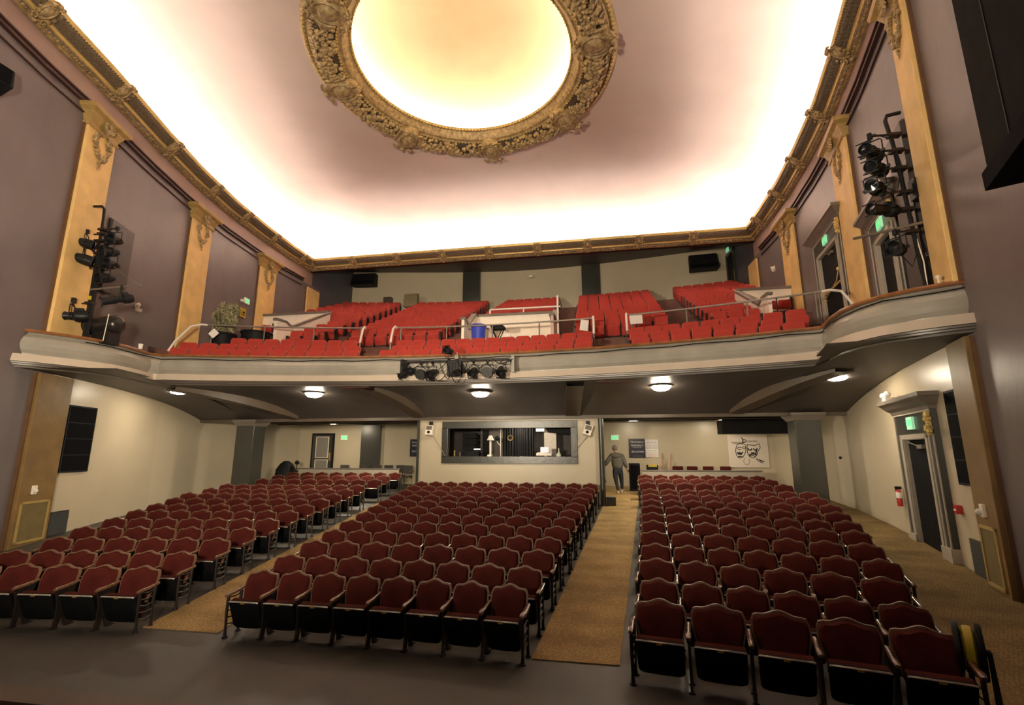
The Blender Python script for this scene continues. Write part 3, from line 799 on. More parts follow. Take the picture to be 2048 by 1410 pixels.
mb = MB(); mb.box(-0.18, -0.1, -0.1, 0.1, 0, 0.1); mb.box(0.1, 0.18, -0.1, 0.1, 0, 0.1); mb.build('foot', M_BLACK, t)
t = thing('glass_bottle', 'clear round glass bottle on the booth desk', 'bottle', (2.42, BY + 0.3, 2.16))
mb = MB(); mb.lathe([(0.001, 0), (0.08, 0.0), (0.09, 0.06), (0.085, 0.14), (0.04, 0.19), (0.022, 0.24), (0.022, 0.34)], n=18); mb.build('body', mat('pale_green_glass', (0.5, 0.55, 0.42), 0.1, var=0.05, spec=0.9), t, smooth=True, fix=False)
mb = MB(); mb.cyl((0, 0, 0.34), (0, 0, 0.5), 0.014); mb.build('stopper', M_OXBLOOD, t)
simple('paper_tray', 'long pale tray of papers on the booth desk', 'tray', lambda mb: (mb.box(-0.5, 0.05, -0.08, 0.08, 0, 0.03), mb.box(-0.12, 0.42, -0.06, 0.1, 0.031, 0.055)), M_PAPER, (1.0, BY + 0.25, 2.16))
simple('laptop', 'dark laptop with a bright strip of light at the left of the booth', 'laptop', lambda mb: (mb.box(-0.25, 0.2, -0.1, 0.15, 0, 0.03), mb.hexa([(-0.25, 0.13, 0.03), (0.2, 0.13, 0.03), (0.2, 0.15, 0.03), (-0.25, 0.15, 0.03), (-0.25, 0.2, 0.26), (0.2, 0.2, 0.26), (0.2, 0.22, 0.26), (-0.25, 0.22, 0.26)])), M_BLACKP, (-0.62, BY + 0.4, 2.16))
simple('strip_lamp', 'short bright strip lamp lying over the booth laptop', 'lamp', lambda mb: mb.box(-0.11, 0.11, -0.02, 0.02, 0, 0.03), mat('lit_strip', (1, 1, 1), 0.4, emit=2.2, ecol=(0.9, 0.93, 1.0)), (-0.42, BY + 0.35, 2.46))
simple('clip_light', 'small white box light at the top right of the booth', 'lamp', lambda mb: mb.box(-0.14, 0.14, -0.05, 0.05, -0.05, 0.05), mat('lit_box', (1, 0.95, 0.85), 0.4, emit=1.2, ecol=(1, 0.9, 0.75)), (1.72, BY + 0.9, 3.14))
o = simple('equipment_rack', 'tall black equipment rack at the left inside the booth', 'rack', lambda mb: [mb.box(-0.25, 0.25, -0.2, 0.2, 0.22 * i, 0.22 * i + 0.20) for i in range(5)], M_BLACKP, (-1.0, BY + 1.6, 2.0))
l = area('booth_work_lamp', (1.0, BY + 1.2, 3.6), (1.0, BY + 1.0, 2.0), 0.25, 26, (1.0, 0.86, 0.66))
simple('wall_board', 'grey-brown board on the back wall at the left of the booth interior', 'panel', lambda mb: mb.box(-0.75, 0.22, 2.2, 2.25, 2.1, 3.4), mat('warm_grey_board', (0.16, 0.14, 0.12), 0.7, var=0.15), (0, BY, 0))
simple('door_frame_board', 'narrow dark doorway behind the booth desk lamp', 'doorway', lambda mb: mb.box(-0.66, -0.42, 2.12, 2.2, 2.1, 3.2), M_BLACKP, (0, BY, 0))
simple('slanted_canopy', 'black slanted duct at the top right of the booth interior', 'duct', lambda mb: mb.hexa([(2.0, 1.0, 3.05), (2.8, 1.0, 3.0), (2.8, 1.4, 3.0), (2.1, 1.4, 3.05), (1.8, 1.0, 3.35), (2.8, 1.0, 3.35), (2.8, 1.4, 3.35), (1.8, 1.4, 3.35)]), M_BLACKP, (0, BY, 0))
for k, (x, w_, h, m_, l) in enumerate(((-1.18, 0.02, 0.28, M_OLIVET, 'thin tan stick standing at the far left of the booth desk'), (-0.98, 0.02, 0.2, M_PIPE, 'short grey stick leaning beside the tan stick in the booth'), (0.62, 0.14, 0.03, M_PAPER, 'small stack of white papers in the middle of the booth desk'),
        (1.28, 0.2, 0.02, M_PAPER, 'flat white sheet left of the sound console'), (2.62, 0.2, 0.03, M_OLIVET, 'flat tan box at the right end of the booth desk'), (0.85, 0.03, 0.07, M_RDPAINT, 'tiny red object on the booth desk'))):
    simple('desk_item', l, 'desk item', lambda mb: mb.box(-w_ / 2, w_ / 2, -0.04, 0.04, 0, h), m_, (x, BY + 0.17, 2.16))
# booth loudspeakers
def booth_speaker(x, z, tilt, label):
    t = thing('wall_speaker', label, 'speaker', (x, BY - 0.16, z))
    mb = MB(); mb.box(-0.13, 0.13, -0.12, 0.11, -0.17, 0.17); b = mb.build('cabinet', M_WHITE, t, bevel=0.015); b.rotation_euler = (radians(-12), tilt, 0)
    mb = MB(); mb.box(-0.10, 0.10, -0.135, -0.115, 0.0, 0.14); g = mb.build('grille', M_PIPE, t); g.rotation_euler = b.rotation_euler
    mb = MB(); mb.cyl((0, -0.135, -0.08), (0, -0.11, -0.08), 0.05, n=16); g = mb.build('driver', M_BLACKP, t); g.rotation_euler = b.rotation_euler
    mb = MB(); mb.box(-0.06, 0.06, 0.06, 0.15, 0.17, 0.32); mb.build('bracket', M_BLACK, t)
booth_speaker(-1.98, 3.10, 0.05, 'small white loudspeaker on the booth wall left of the window')
booth_speaker(3.42, 3.06, 0.3, 'small white loudspeaker on the booth wall right of the window, turned outwards')
for s, P in ((0, [(-1.9, 2.93), (-1.78, 2.75), (-1.6, 2.5), (-1.45, 2.24)]), (1, [(3.4, 2.88), (3.2, 2.65), (3.08, 2.5), (2.9, 2.36)])):
    mb = MB(); mb.tube([(x, BY - 0.055, z) for x, z in P], 0.009, 5)
    tag(mb.build('speaker_cable', M_GREYCAP), 'thin grey cable from the %s booth loudspeaker to the window frame' % ('left', 'right')[s], 'cable')
# ================================================================ THEATRE SEATS (main floor)
def outline(hw, z0, z1, hump, n=14):
    """seat back outline: waisted sides, rounded shoulders, camel hump"""
    L = [(-hw * 0.80, z0), (-hw * 0.86, z0 + (z1 - z0) * 0.22), (-hw, z0 + (z1 - z0) * 0.55), (-hw * 0.985, z0 + (z1 - z0) * 0.76), (-hw * 0.90, z0 + (z1 - z0) * 0.875)]
    for i in range(n + 1):
        u = -0.76 + 1.52 * i / n
        L.append((hw * u, z0 + (z1 - z0) * (0.90 + hump * (0.5 + 0.5 * cos(pi * min(1, abs(u) / 0.62))))))
    L += [(-x, z) for x, z in reversed(L[:5])]
    return L
def seat_meshes():
    S = {}
    H = 0.745
    def back_pt(x, z, d): return (x, -0.13 + 0.15 * (z - 0.36) / 0.40 + d, z)
    def slab(out, d0, d1, puff=0.0, cz=0.56):
        mb = MB(); n = len(out)
        A = [back_pt(x, z, d1) for x, z in out]; B = [back_pt(x, z, d0 + (0.012 if puff else 0)) for x, z in out]
        rows = [A, B]
        if puff:
            rows.append([back_pt(x * 0.9, cz + (z - cz) * 0.9, d0 - puff * 0.75) for x, z in out])
            rows.append([back_pt(x * 0.55, cz + (z - cz) * 0.55, d0 - puff) for x, z in out])
        mb.grid(rows, closed=True); o = len(mb.v)
        mb.add([back_pt(0, cz, d0 - puff)], [])
        base = (len(rows) - 1) * n
        mb.f += [(base + k, base + (k + 1) % n, o) for k in range(n)]; mb.m += [0] * n
        mb.f.append(tuple(range(n))); mb.m.append(0)
        return mb
    S['shell'] = slab(outline(0.238, 0.32, H, 0.10), 0.0, 0.030).mesh('back_shell', M_SHELL, True)
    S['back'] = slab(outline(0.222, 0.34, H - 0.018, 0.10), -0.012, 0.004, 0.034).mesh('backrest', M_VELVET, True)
    # tipped-up seat: black underside faces the stage
    def sp(x, t, d):  # t 0 bottom .. 1 top
        return (x, lerp(-0.235, -0.37, t) + d * 0.95, lerp(0.09, 0.435, t) + d * 0.3)
    out = []
    for i in range(9):
        a = pi + (pi) * i / 8; out.append((0.205 * (1 if cos(a) > 0 else -1) * abs(cos(a)) ** 0.35, 0.16 + 0.16 * sin(a)))
    out += [(0.208, 0.5), (0.212, 0.98), (-0.212, 0.98), (-0.208, 0.5)]
    mb = MB(); mb.grid([[sp(x, t, 0.045) for x, t in out], [sp(x, t, 0.0) for x, t in out], [sp(x * 0.9, 0.5 + (t - 0.5) * 0.9, -0.012) for x, t in out]], closed=True)
    n = len(out); mb.f.append(tuple(range(2 * n, 3 * n))); mb.m.append(0); mb.f.append(tuple(range(n))); mb.m.append(0)
    S['pan'] = mb.mesh('seat_pan', M_PAN, True)
    mb = MB(); mb.grid([[sp(x * 0.98, t, 0.045) for x, t in out], [sp(x * 0.96, t, 0.10) for x, t in out], [sp(x * 0.85, 0.5 + (t - 0.5) * 0.88, 0.125) for x, t in out]], closed=True)
    mb.f.append(tuple(range(2 * n, 3 * n))); mb.m.append(0)
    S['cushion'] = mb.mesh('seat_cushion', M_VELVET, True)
    mb = MB(); mb.tube([sp(-0.205, 0.985, 0.0), sp(-0.19, 1.01, -0.006), sp(0.19, 1.01, -0.006), sp(0.205, 0.985, 0.0)], 0.009, 6)
    S['edge'] = mb.mesh('steel_edge', M_CHROME, True)
    mb = MB(); p = sp(0, 1.0, -0.02); mb.box(-0.028, 0.028, p[1] - 0.003, p[1] + 0.004, p[2] - 0.012, p[2] + 0.010)
    S['plate'] = mb.mesh('number_plate', M_BRASS)
    # arm + standard at x = 0 (placed at +-half pitch)
    mb = MB()
    pts = [(0.0, -0.04, 0.545), (0.0, -0.12, 0.53), (0.0, -0.25, 0.515), (0.0, -0.34, 0.51), (0.0, -0.38, 0.50)]
    rows = []
    for (x, y, z), w_, h in zip(pts, (0.02, 0.024, 0.026, 0.028, 0.020), (0.014, 0.018, 0.018, 0.018, 0.012)):
        rows.append([(x - w_, y, z - h), (x + w_, y, z - h), (x + w_, y, z + h * 0.6), (x + w_ * 0.6, y, z + h), (x - w_ * 0.6, y, z + h), (x - w_, y, z + h * 0.6)])
    mb.grid(rows, closed=True); mb.f += [(0, 1, 2, 3, 4, 5), (29, 28, 27, 26, 25, 24)]; mb.m += [0, 0]
    S['arm'] = mb.mesh('armrest', M_ARM, True)
    mb = MB()
    mb.prism([(-0.06, 0.52), (-0.10, 0.40), (-0.13, 0.2), (-0.08, 0.02), (-0.05, 0.0), (-0.16, 0.0), (-0.18, 0.06), (-0.22, 0.16), (-0.25, 0.06), (-0.27, 0.0), (-0.34, 0.0), (-0.33, 0.03), (-0.31, 0.12), (-0.31, 0.30), (-0.34, 0.44), (-0.36, 0.49)], -0.012, 0.012, 'x')
    mb.box(-0.03, 0.03, -0.35, -0.27, 0, 0.015); mb.box(-0.03, 0.03, -0.14, -0.05, 0, 0.015)
    S['leg'] = mb.mesh('cast_leg', M_IRON)
    mb = MB()
    for y in (-0.33, -0.09):
        mb.tube([(0, y, 0), (0, y, 0.1), (0, y - 0.01, 0.3), (0, y, 0.505)], [0.022, 0.016, 0.018, 0.022], 8)
    for z in (0.16, 0.24, 0.32, 0.40, 0.48): mb.tube([(0, -0.33, z), (0, -0.21, z - 0.02), (0, -0.09, z)], 0.009, 5)
    mb.cyl((0, -0.33, 0), (0, -0.33, 0.02), 0.035); mb.cyl((0, -0.09, 0), (0, -0.09, 0.02), 0.035)
    S['end'] = mb.mesh('end_standard', M_IRON, True)
    return S
SM = seat_meshes()
def make_seat(kind, wsc):
    t = thing('theatre_seat', 'maroon velvet theatre seat', 'seat')
    s = (wsc, 1, 1); h = 0.25
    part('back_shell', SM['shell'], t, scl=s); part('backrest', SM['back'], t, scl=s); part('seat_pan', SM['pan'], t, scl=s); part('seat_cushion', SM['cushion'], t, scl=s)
    part('steel_edge', SM['edge'], t, scl=s)
    if 'p' in kind: part('number_plate', SM['plate'], t)
    part('armrest', SM['arm'], t, (h * wsc, 0, 0))
    part('end_standard' if 'R' in kind else 'cast_leg', SM['end' if 'R' in kind else 'leg'], t, (h * wsc, 0, 0))
    if 'L' in kind or 'F' in kind:
        part('armrest', SM['arm'], t, (-h * wsc, 0, 0)); part('end_standard' if 'L' in kind else 'cast_leg', SM['end' if 'L' in kind else 'leg'], t, (-h * wsc, 0, 0))
    return t
ROWY = [6.42, 7.2, 8.08, 8.92, 9.80, 10.70, 11.53, 12.42, 13.30, 14.22, 15.2, 16.2, 17.75, 19.1]
SIDEY = {11: 16.75, 12: 18.2, 13: 19.6}
RLAST = [6.66, 6.93, 7.2, 7.6, 7.85, 8.15, 8.42, 8.66, 8.93, 9.08, 9.25, 9.15, 9.21, 9.24]
RCNT = [5, 6, 6, 7, 7, 8, 8, 8, 9, 9, 9, 8, 8, 8]
LCNT = [5, 6, 6, 7, 7, 8, 8, 8, 9, 9, 9, 8, 8, 8]
LFAR = [-4.95, -5.45, -5.75, -6.2, -6.5, -6.92, -7.25, -7.62, -8.05, -8.2, -8.45, -8.3, -8.67, -8.98]
blocks = []
for r in range(12):
    xl, xr = -0.70 - 0.130 * r, 2.70 + 0.068 * r
    n_ = [8, 8, 8, 9, 9, 10, 10, 10, 11, 11, 12, 12][r]
    blocks.append(('centre block', r, xl, xr, n_, ROWY[r]))
for r in range(14):
    blocks.append(('left block', r, LFAR[r], -2.52 - 0.137 * r - (0.2 if r > 11 else 0), LCNT[r], SIDEY.get(r, ROWY[r])))
    blocks.append(('right block', r, 4.41 + 0.076 * r, RLAST[r], RCNT[r], SIDEY.get(r, ROWY[r])))
protos = {}
def curvy(x, r):
    k = max(0.004, 0.019 - 0.0016 * r)
    return -(k if x > 0 else 0.7 * k) * x * x
n_seats = 0
for blk, r, xa, xb, n_, y0 in blocks:
    pitch = (xb - xa) / (n_ - 1); ws = round(min(1.16, pitch / 0.5), 2)
    for i in range(n_):
        x = lerp(xa, xb, i / (n_ - 1)); y = y0 + curvy(x, r) - (max(0, 0.10 - 0.02 * r) if blk == 'right block' else 0)
        e = 0.05; dy = (curvy(x + e, r) - curvy(x - e, r)) / (2 * e)
        kind = ('p' if r < 7 else '') + ('R' if (i == n_ - 1) else '') + ('L' if (i == 0 and blk != 'left block') else ('F' if i == 0 else ''))
        side_ = 'the left' if True else ''
        rowname = ORD[r] + ' row'
        seatname = 'leftmost' if i == 0 else ('rightmost' if i == n_ - 1 else ('%s from the left' % NTH[i]))
        lab = 'maroon theatre seat, %s in the %s of the %s' % (seatname, rowname, blk)
        key = (kind, ws)
        z = floorz(y - 0.2)
        grp = 'maroon theatre seats of the ' + blk
        if key not in protos:
            t = make_seat(kind, ws); t.location = (x, y, z); t.rotation_euler = (0, 0, atan2(dy, 1)); t['label'] = lab; t['group'] = grp; protos[key] = t
        else:
            copy_tree(protos[key], (x, y, z), atan2(dy, 1), lab, grp)
        n_seats += 1

# ================================================================ BALCONY
# tiers
TZ = [4.56, 4.90, 5.27]        # floors of the three front rows
RY = [14.04, 14.92, 15.80]     # back tops of the three front rows, at the middle of the hall
def arc(y, x, k=0.0215): return y - k * x * x
mb = MB()
def tier(y0, y1, z, x0=-11.3, x1=11.3, k0=0.0215, k1=0.0215, zlow=None):
    N = 30; zl = z - 0.5 if zlow is None else zlow
    def pt(x, y, k): return max(wx(-1, max(9, arc(y, x, k))) , min(wx(1, max(9, arc(y, x, k))), x))
    A = [(pt(x, y0, k0), arc(y0, x, k0)) for x in [lerp(x0, x1, i / N) for i in range(N + 1)]]
    B = [(pt(x, y1, k1), arc(y1, x, k1)) for x in [lerp(x0, x1, i / N) for i in range(N + 1)]]
    mb.mi = 0; mb.grid([[(*p, z) for p in A], [(*p, z) for p in B]])
    mb.mi = 1; mb.grid([[(*p, zl) for p in A], [(*p, z) for p in A]])
tier(13.62, 14.1, TZ[0], k0=0.0215, zlow=4.4); tier(14.0, 15.0, TZ[1], zlow=4.45); tier(14.95, 15.95, TZ[2]); tier(15.9, 17.0, 5.72, k1=0.006)
NR = 13; UY = [17.25 + 0.86 * i for i in range(NR)]; UZ = [6.12 + 0.352 * i for i in range(NR)]
for i in range(NR):
    if i >= 3: tier(UY[i] - 0.75, UY[i] + 0.15, UZ[i], k0=0.006 + 0.0004 * i, k1=0.006 + 0.0004 * i)
    else:
        for xa, xb in ((-7.95, -0.95), (2.4, 9.15)): tier(UY[i] - 0.75, UY[i] + 0.15, UZ[i], xa, xb, k0=0.006 + 0.0004 * i, k1=0.006 + 0.0004 * i, zlow=5.5)
struct(mb.build('floor', [M_REDCARPET, M_STEPWOOD], fix=False), 'stepped floor of the balcony with crimson carpet')
# box floors
for side in (-1, 1):
    mb = MB(); P = [p for p in FP if p[0] * side > 8.4 and p[1] < 12.5]
    rows = [[(p[0], p[1], 4.5) for p in P], [(wx(side, max(8.8, p[1])) - side * 0.02, max(8.8, p[1]) + 0.001, 4.5) for p in P]]
    mb.grid(rows); struct(mb.build('floor', M_STEPWOOD, fix=False), 'floor of the curved side box on the ' + ('left' if side < 0 else 'right'))

# red balcony seats
def red_meshes():
    R = {}
    def rr(hw, z0, z1, rad=0.07, n=4):
        L = []
        for cx, cz, a0 in ((hw - rad, z1 - rad, 0), (-hw + rad, z1 - rad, pi / 2), (-hw + 0.03, z0 + 0.03, pi), (hw - 0.03, z0 + 0.03, 3 * pi / 2)):
            r_ = rad if cz > (z0 + z1) / 2 else 0.03
            for k in range(n + 1):
                a = a0 + pi / 2 * k / n; L.append((cx + r_ * cos(a), cz + r_ * sin(a)))
        return L
    def cush(out, y0, y1, puff, lean, cz, m, nm):
        mb = MB(); P = lambda x, z, y: (x, y + lean * (z - cz), z)
        n = len(out)
        rows = [[P(x, z, y1) for x, z in out], [P(x, z, y0) for x, z in out], [P(x * 0.93, cz + (z - cz) * 0.9, y0 - puff) for x, z in out]]
        mb.grid(rows, closed=True); mb.f += [tuple(range(n)), tuple(range(2 * n, 3 * n))]; mb.m += [0, 0]
        return mb.mesh(nm, m, True)
    R['back'] = cush(rr(0.236, 0.46, 0.86), -0.085, 0.0, 0.035, 0.24, 0.86, M_RED, 'backrest')
    R['ply'] = cush(rr(0.24, 0.36, 0.845, 0.06), 0.004, 0.018, 0.0, 0.22, 0.86, M_REDWOOD, 'back_panel')
    R['seat'] = cush(rr(0.222, 0.18, 0.50, 0.05), -0.36, -0.27, 0.015, -0.30, 0.4, M_RED, 'seat_cushion')
    mb = MB(); mb.box(-0.022, 0.022, -0.34, -0.06, 0.56, 0.60); mb.box(-0.014, 0.014, -0.32, -0.26, 0.0, 0.57); mb.prism([(-0.30, 0.2), (-0.05, 0.36), (-0.05, 0.58), (-0.30, 0.57)], -0.012, 0.012, 'x')
    R['arm'] = mb.mesh('armrest', M_BLACK)
    mb = MB(); mb.prism([(-0.10, 0.0), (-0.28, 0.0), (-0.30, 0.35), (-0.36, 0.52), (-0.33, 0.60), (-0.18, 0.60), (-0.10, 0.45)], -0.03, 0.03, 'x')
    mb.box(-0.035, 0.035, -0.34, -0.16, 0.585, 0.62)
    R['end'] = mb.mesh('end_standard', M_IRON, bevel=0.006)
    return R
RM = red_meshes()
def make_red(kind, ws):
    t = thing('balcony_seat', 'red balcony seat', 'seat'); s = (ws, 1, 1)
    part('backrest', RM['back'], t, scl=s); part('back_panel', RM['ply'], t, scl=s); part('seat_cushion', RM['seat'], t, scl=s)
    if 'R' in kind: part('end_standard', RM['end'], t, (0.25 * ws, 0, 0))
    else: part('armrest', RM['arm'], t, (0.25 * ws, 0, 0))
    if 'L' in kind: part('end_standard', RM['end'], t, (-0.25 * ws, 0, 0))
    return t
reds = []   # (section, row word, i, n, x, y, z, ws)
def bank(sec, rowlab, y, z, xa, xb, k, pitch=0.52, rankup=0):
    n_ = max(1, int(round((xb - xa) / pitch)))
    p = (xb - xa) / n_
    for i in range(n_):
        x = xa + p * (i + 0.5); reds.append((sec, rowlab, i, n_, x, arc(y, x, k), z, p / 0.5, atan2(-2 * k * x, 1)))
for r in range(3):
    y = RY[r]; z = TZ[r] + 0.0
    bank('front left bank', ORD[r] + ' row', y, z, [-8.75, -9.15, -8.35][r], [-3.35, -3.75, -4.3][r], 0.0215)
    bank('front centre bank', ORD[r] + ' row', y, z, [-2.75, -2.75, -2.95][r], [3.72, 3.72, 3.72][r], 0.0215)
    bank('front right bank', ORD[r] + ' row', y, z, 4.78, [8.75, 9.15, 9.4][r], 0.0215)
for i in range(NR):
    y, z = UY[i], UZ[i]; k = 0.006 + 0.0004 * i; t = i / (NR - 1)
    aR, bL, bR, cL, cR, dL, dR, eL = lerp(-6.8, -7.75, t), lerp(-5.45, -6.75, t), lerp(-1.9, -2.45, t), lerp(-1.1, -1.42, t), lerp(2.1, 1.78, t), lerp(3.05, 2.85, t), lerp(6.25, 6.75, t), lerp(7.6, 7.95, t)
    yy_ = y - 0.5
    aL = -7.9 if i < 4 else wx(-1, min(29, yy_)) + 0.15
    eR = 9.1 if i < 4 else wx(1, min(29, yy_)) - 0.15
    rl = ORD[i] + ' row'
    bank('upper far left bank', rl, y, z, aL, aR, k); bank('upper left bank', rl, y, z, bL, bR, k)
    if i >= 3: bank('upper middle bank', rl, y, z, cL, cR, k)
    bank('upper right bank', rl, y, z, dL, dR, k); bank('upper far right bank', rl, y, z, eL, eR, k)
order = sorted(range(len(reds)), key=lambda q: hypot(reds[q][4] - EYE[0], reds[q][5]))
near = set(order[:300]); rp = {}
rest = []
for q, (sec, rl, i, n_, x, y, z, ws, rz) in enumerate(reds):
    if q not in near: rest.append(q); continue
    ws = round(ws, 2); kind = ('R' if i == n_ - 1 else '') + ('L' if i == 0 else '')
    sn = 'leftmost' if i == 0 else ('rightmost' if i == n_ - 1 else '%s from the left' % NTH[i])
    lab = 'red balcony seat, %s in the %s, %s' % (sn, rl, sec)
    grp = 'red seats of the ' + sec
    if (kind, ws) not in rp:
        t = make_red(kind, ws); t.location = (x, y, z); t.rotation_euler = (0, 0, rz); t['label'] = lab; t['group'] = grp; rp[(kind, ws)] = t
    else: copy_tree(rp[(kind, ws)], (x, y, z), rz, lab, grp)
mb = MB()
src = []
for key, mi in (('back', 0), ('seat', 0), ('ply', 1), ('arm', 2)):
    me = RM[key]; src.append(([v.co.copy() for v in me.vertices], [tuple(p.vertices) for p in me.polygons], mi))
for q in rest:
    sec, rl, i, n_, x, y, z, ws, rz = reds[q]; M = Matrix.Translation((x, y, z)) @ Matrix.Rotation(rz, 4, 'Z')
    for vs, fs, mi in src:
        mb.mi = mi
        if mi == 2: mb.add([M @ Vector((v.x + 0.25 * ws, v.y, v.z)) for v in vs], fs)
        else: mb.add([M @ Vector((v.x * ws, v.y, v.z)) for v in vs], fs)
if rest:
    o = mb.build('balcony_seat_rows', [M_RED, M_REDWOOD, M_BLACK], smooth=True, fix=False)
    tag(o, 'farthest rows of dark red seats at the very top of the balcony', 'seats', kind='stuff')
# steps in the balcony aisles
for sec, xa, xb in (('far left', (-6.75, -7.7), (-5.5, -6.8)), ('left middle', (-1.85, -2.4), (-1.15, -1.45)), ('right middle', (2.15, 1.82), (3.0, 2.82)), ('far right', (6.3, 6.8), (7.55, 7.9))):
    mb = MB()
    for i in range(NR * 2):
        if sec in ('left middle',) and i < 6: continue
        t = i / (NR * 2 - 1); x0, x1 = lerp(xa[0], xa[1], t), lerp(xb[0], xb[1], t); y = UY[0] - 0.75 + 0.43 * i; z = UZ[0] - 0.176 + 0.176 * i
        k = 0.006 + 0.0002 * i; ya, yb = arc(y, x0, k), arc(y, x1, k)
        mb.hexa([(x0, ya, z - 0.5), (x1, yb, z - 0.5), (x1, yb + 0.45, z - 0.5), (x0, ya + 0.45, z - 0.5), (x0, ya, z + 0.01), (x1, yb, z + 0.01), (x1, yb + 0.45, z + 0.01), (x0, ya + 0.45, z + 0.01)])
    tag(mb.build('aisle_steps', M_REDCARPET), 'crimson carpeted steps of the %s balcony aisle' % sec, 'stairs', kind='structure')
for x0, x1, s in ((-3.75, -2.8, 'left'), (3.78, 4.72, 'right')):
    t = thing('wooden_steps', 'wooden steps with worn treads in the %s front balcony aisle' % s, 'stairs', kind='structure')
    for k, (y, z) in enumerate(((13.55, 4.62), (14.0, 4.8), (14.45, 5.0), (14.9, 5.2), (15.35, 5.4), (15.75, 5.6))):
        mb = MB(); mb.box(x0, x1, y - 0.25, y + 0.22, z - 0.4, z); mb.build('step', M_STEPWOOD, t)
        mb = MB(); mb.box(x0, x1, y - 0.27, y - 0.22, z - 0.02, z + 0.012); mb.build('tread_nosing', M_WOOD, t)
# ================================================================ VOMITORIES
def vom_center():
    t = thing('stairwell_parapet', 'white stairwell parapet with grey cap in the middle of the balcony', 'parapet', kind='structure')
    mb = MB(); mb.box(-0.9, 2.35, 18.25, 18.37, 5.0, 7.62); mb.build('rear_panel', M_WHITE, t)
    for x, m, nm in ((-0.9, 1, 'left'), (2.27, 1, 'right')):
        mb = MB(); P = [(16.35, 5.0), (18.3, 5.0), (18.3, 7.62), (17.9, 7.55), (16.85, 6.86), (16.6, 7.0), (16.35, 7.0)]
        mb.prism(P, x, x + 0.1, 'x'); mb.build('side_panel', M_WHITE if x < 0 else mat('pinkish_white_paint', (0.5, 0.36, 0.32), 0.5, var=0.04), t)
        mb = MB(); pts = [(16.3, 7.02), (16.6, 7.02), (16.85, 6.9), (17.9, 7.6), (18.35, 7.66)]
        for a, b in zip(pts, pts[1:]):
            mb.hexa([(x - 0.05, a[0], a[1] - 0.03), (x + 0.15, a[0], a[1] - 0.03), (x + 0.15, b[0], b[1] - 0.03), (x - 0.05, b[0], b[1] - 0.03),
                     (x - 0.05, a[0], a[1] + 0.05), (x + 0.15, a[0], a[1] + 0.05), (x + 0.15, b[0], b[1] + 0.05), (x - 0.05, b[0], b[1] + 0.05)])
        mb.build('cap', M_GREYCAP, t)
    mb = MB(); mb.box(-0.95, 2.4, 18.18, 18.42, 7.60, 7.69); mb.build('cap', M_GREYCAP, t)
vom_center()
def vom_side(s):
    nm = 'left' if s < 0 else 'right'; X = -8.0 if s < 0 else 9.2
    t = thing('stairwell_parapet', 'white stairwell parapet with a sloping grey cap at the %s wall of the balcony' % nm, 'parapet', kind='structure')
    W = wx(s, 19.6)
    mb = MB(); a, b = sorted((X, W)); mb.box(a, b, 19.55, 19.67, 5.2, 8.52); mb.build('rear_panel', M_WHITE, t)
    mb = MB(); mb.box(a, b, 19.48, 19.74, 8.50, 8.60); mb.build('cap', M_GREYCAP, t)
    mb = MB(); mb.prism([(16.0, 5.2), (19.6, 5.2), (19.6, 8.5), (16.9, 7.12), (16.55, 7.25), (16.0, 7.2)], X - 0.05, X + 0.05, 'x'); mb.build('side_panel', M_WHITE, t)
    mb = MB(); pts = [(15.95, 7.25), (16.55, 7.28), (16.9, 7.15), (19.65, 8.55)]
    for p, q in zip(pts, pts[1:]):
        mb.hexa([(X - 0.09, p[0], p[1] - 0.04), (X + 0.09, p[0], p[1] - 0.04), (X + 0.09, q[0], q[1] - 0.04), (X - 0.09, q[0], q[1] - 0.04),
                 (X - 0.09, p[0], p[1] + 0.05), (X + 0.09, p[0], p[1] + 0.05), (X + 0.09, q[0], q[1] + 0.05), (X - 0.09, q[0], q[1] + 0.05)])
    mb.build('cap', M_GREYCAP, t)
vom_side(-1); vom_side(1)
t = thing('guard_rail', 'white pipe guard rail round the middle balcony stairwell', 'railing')
mb = MB(); mb.tube([(-0.35, 18.5, 7.66), (-0.35, 18.5, 7.92), (-0.3, 18.5, 7.95), (2.4, 18.5, 7.95), (2.48, 18.5, 7.92), (2.5, 18.2, 7.9), (2.5, 16.6, 7.75)], 0.035, 8); mb.build('rail', M_WHITEM, t, smooth=True)
for x, y in ((1.0, 18.5),): mb = MB(); mb.cyl((x, y, 7.5), (x, y, 7.95), 0.03); mb.build('post', M_WHITEM, t)
mb = MB(); mb.cyl((2.5, 16.62, 6.0), (2.5, 16.62, 7.76), 0.035); mb.build('post', M_WHITEM, t)

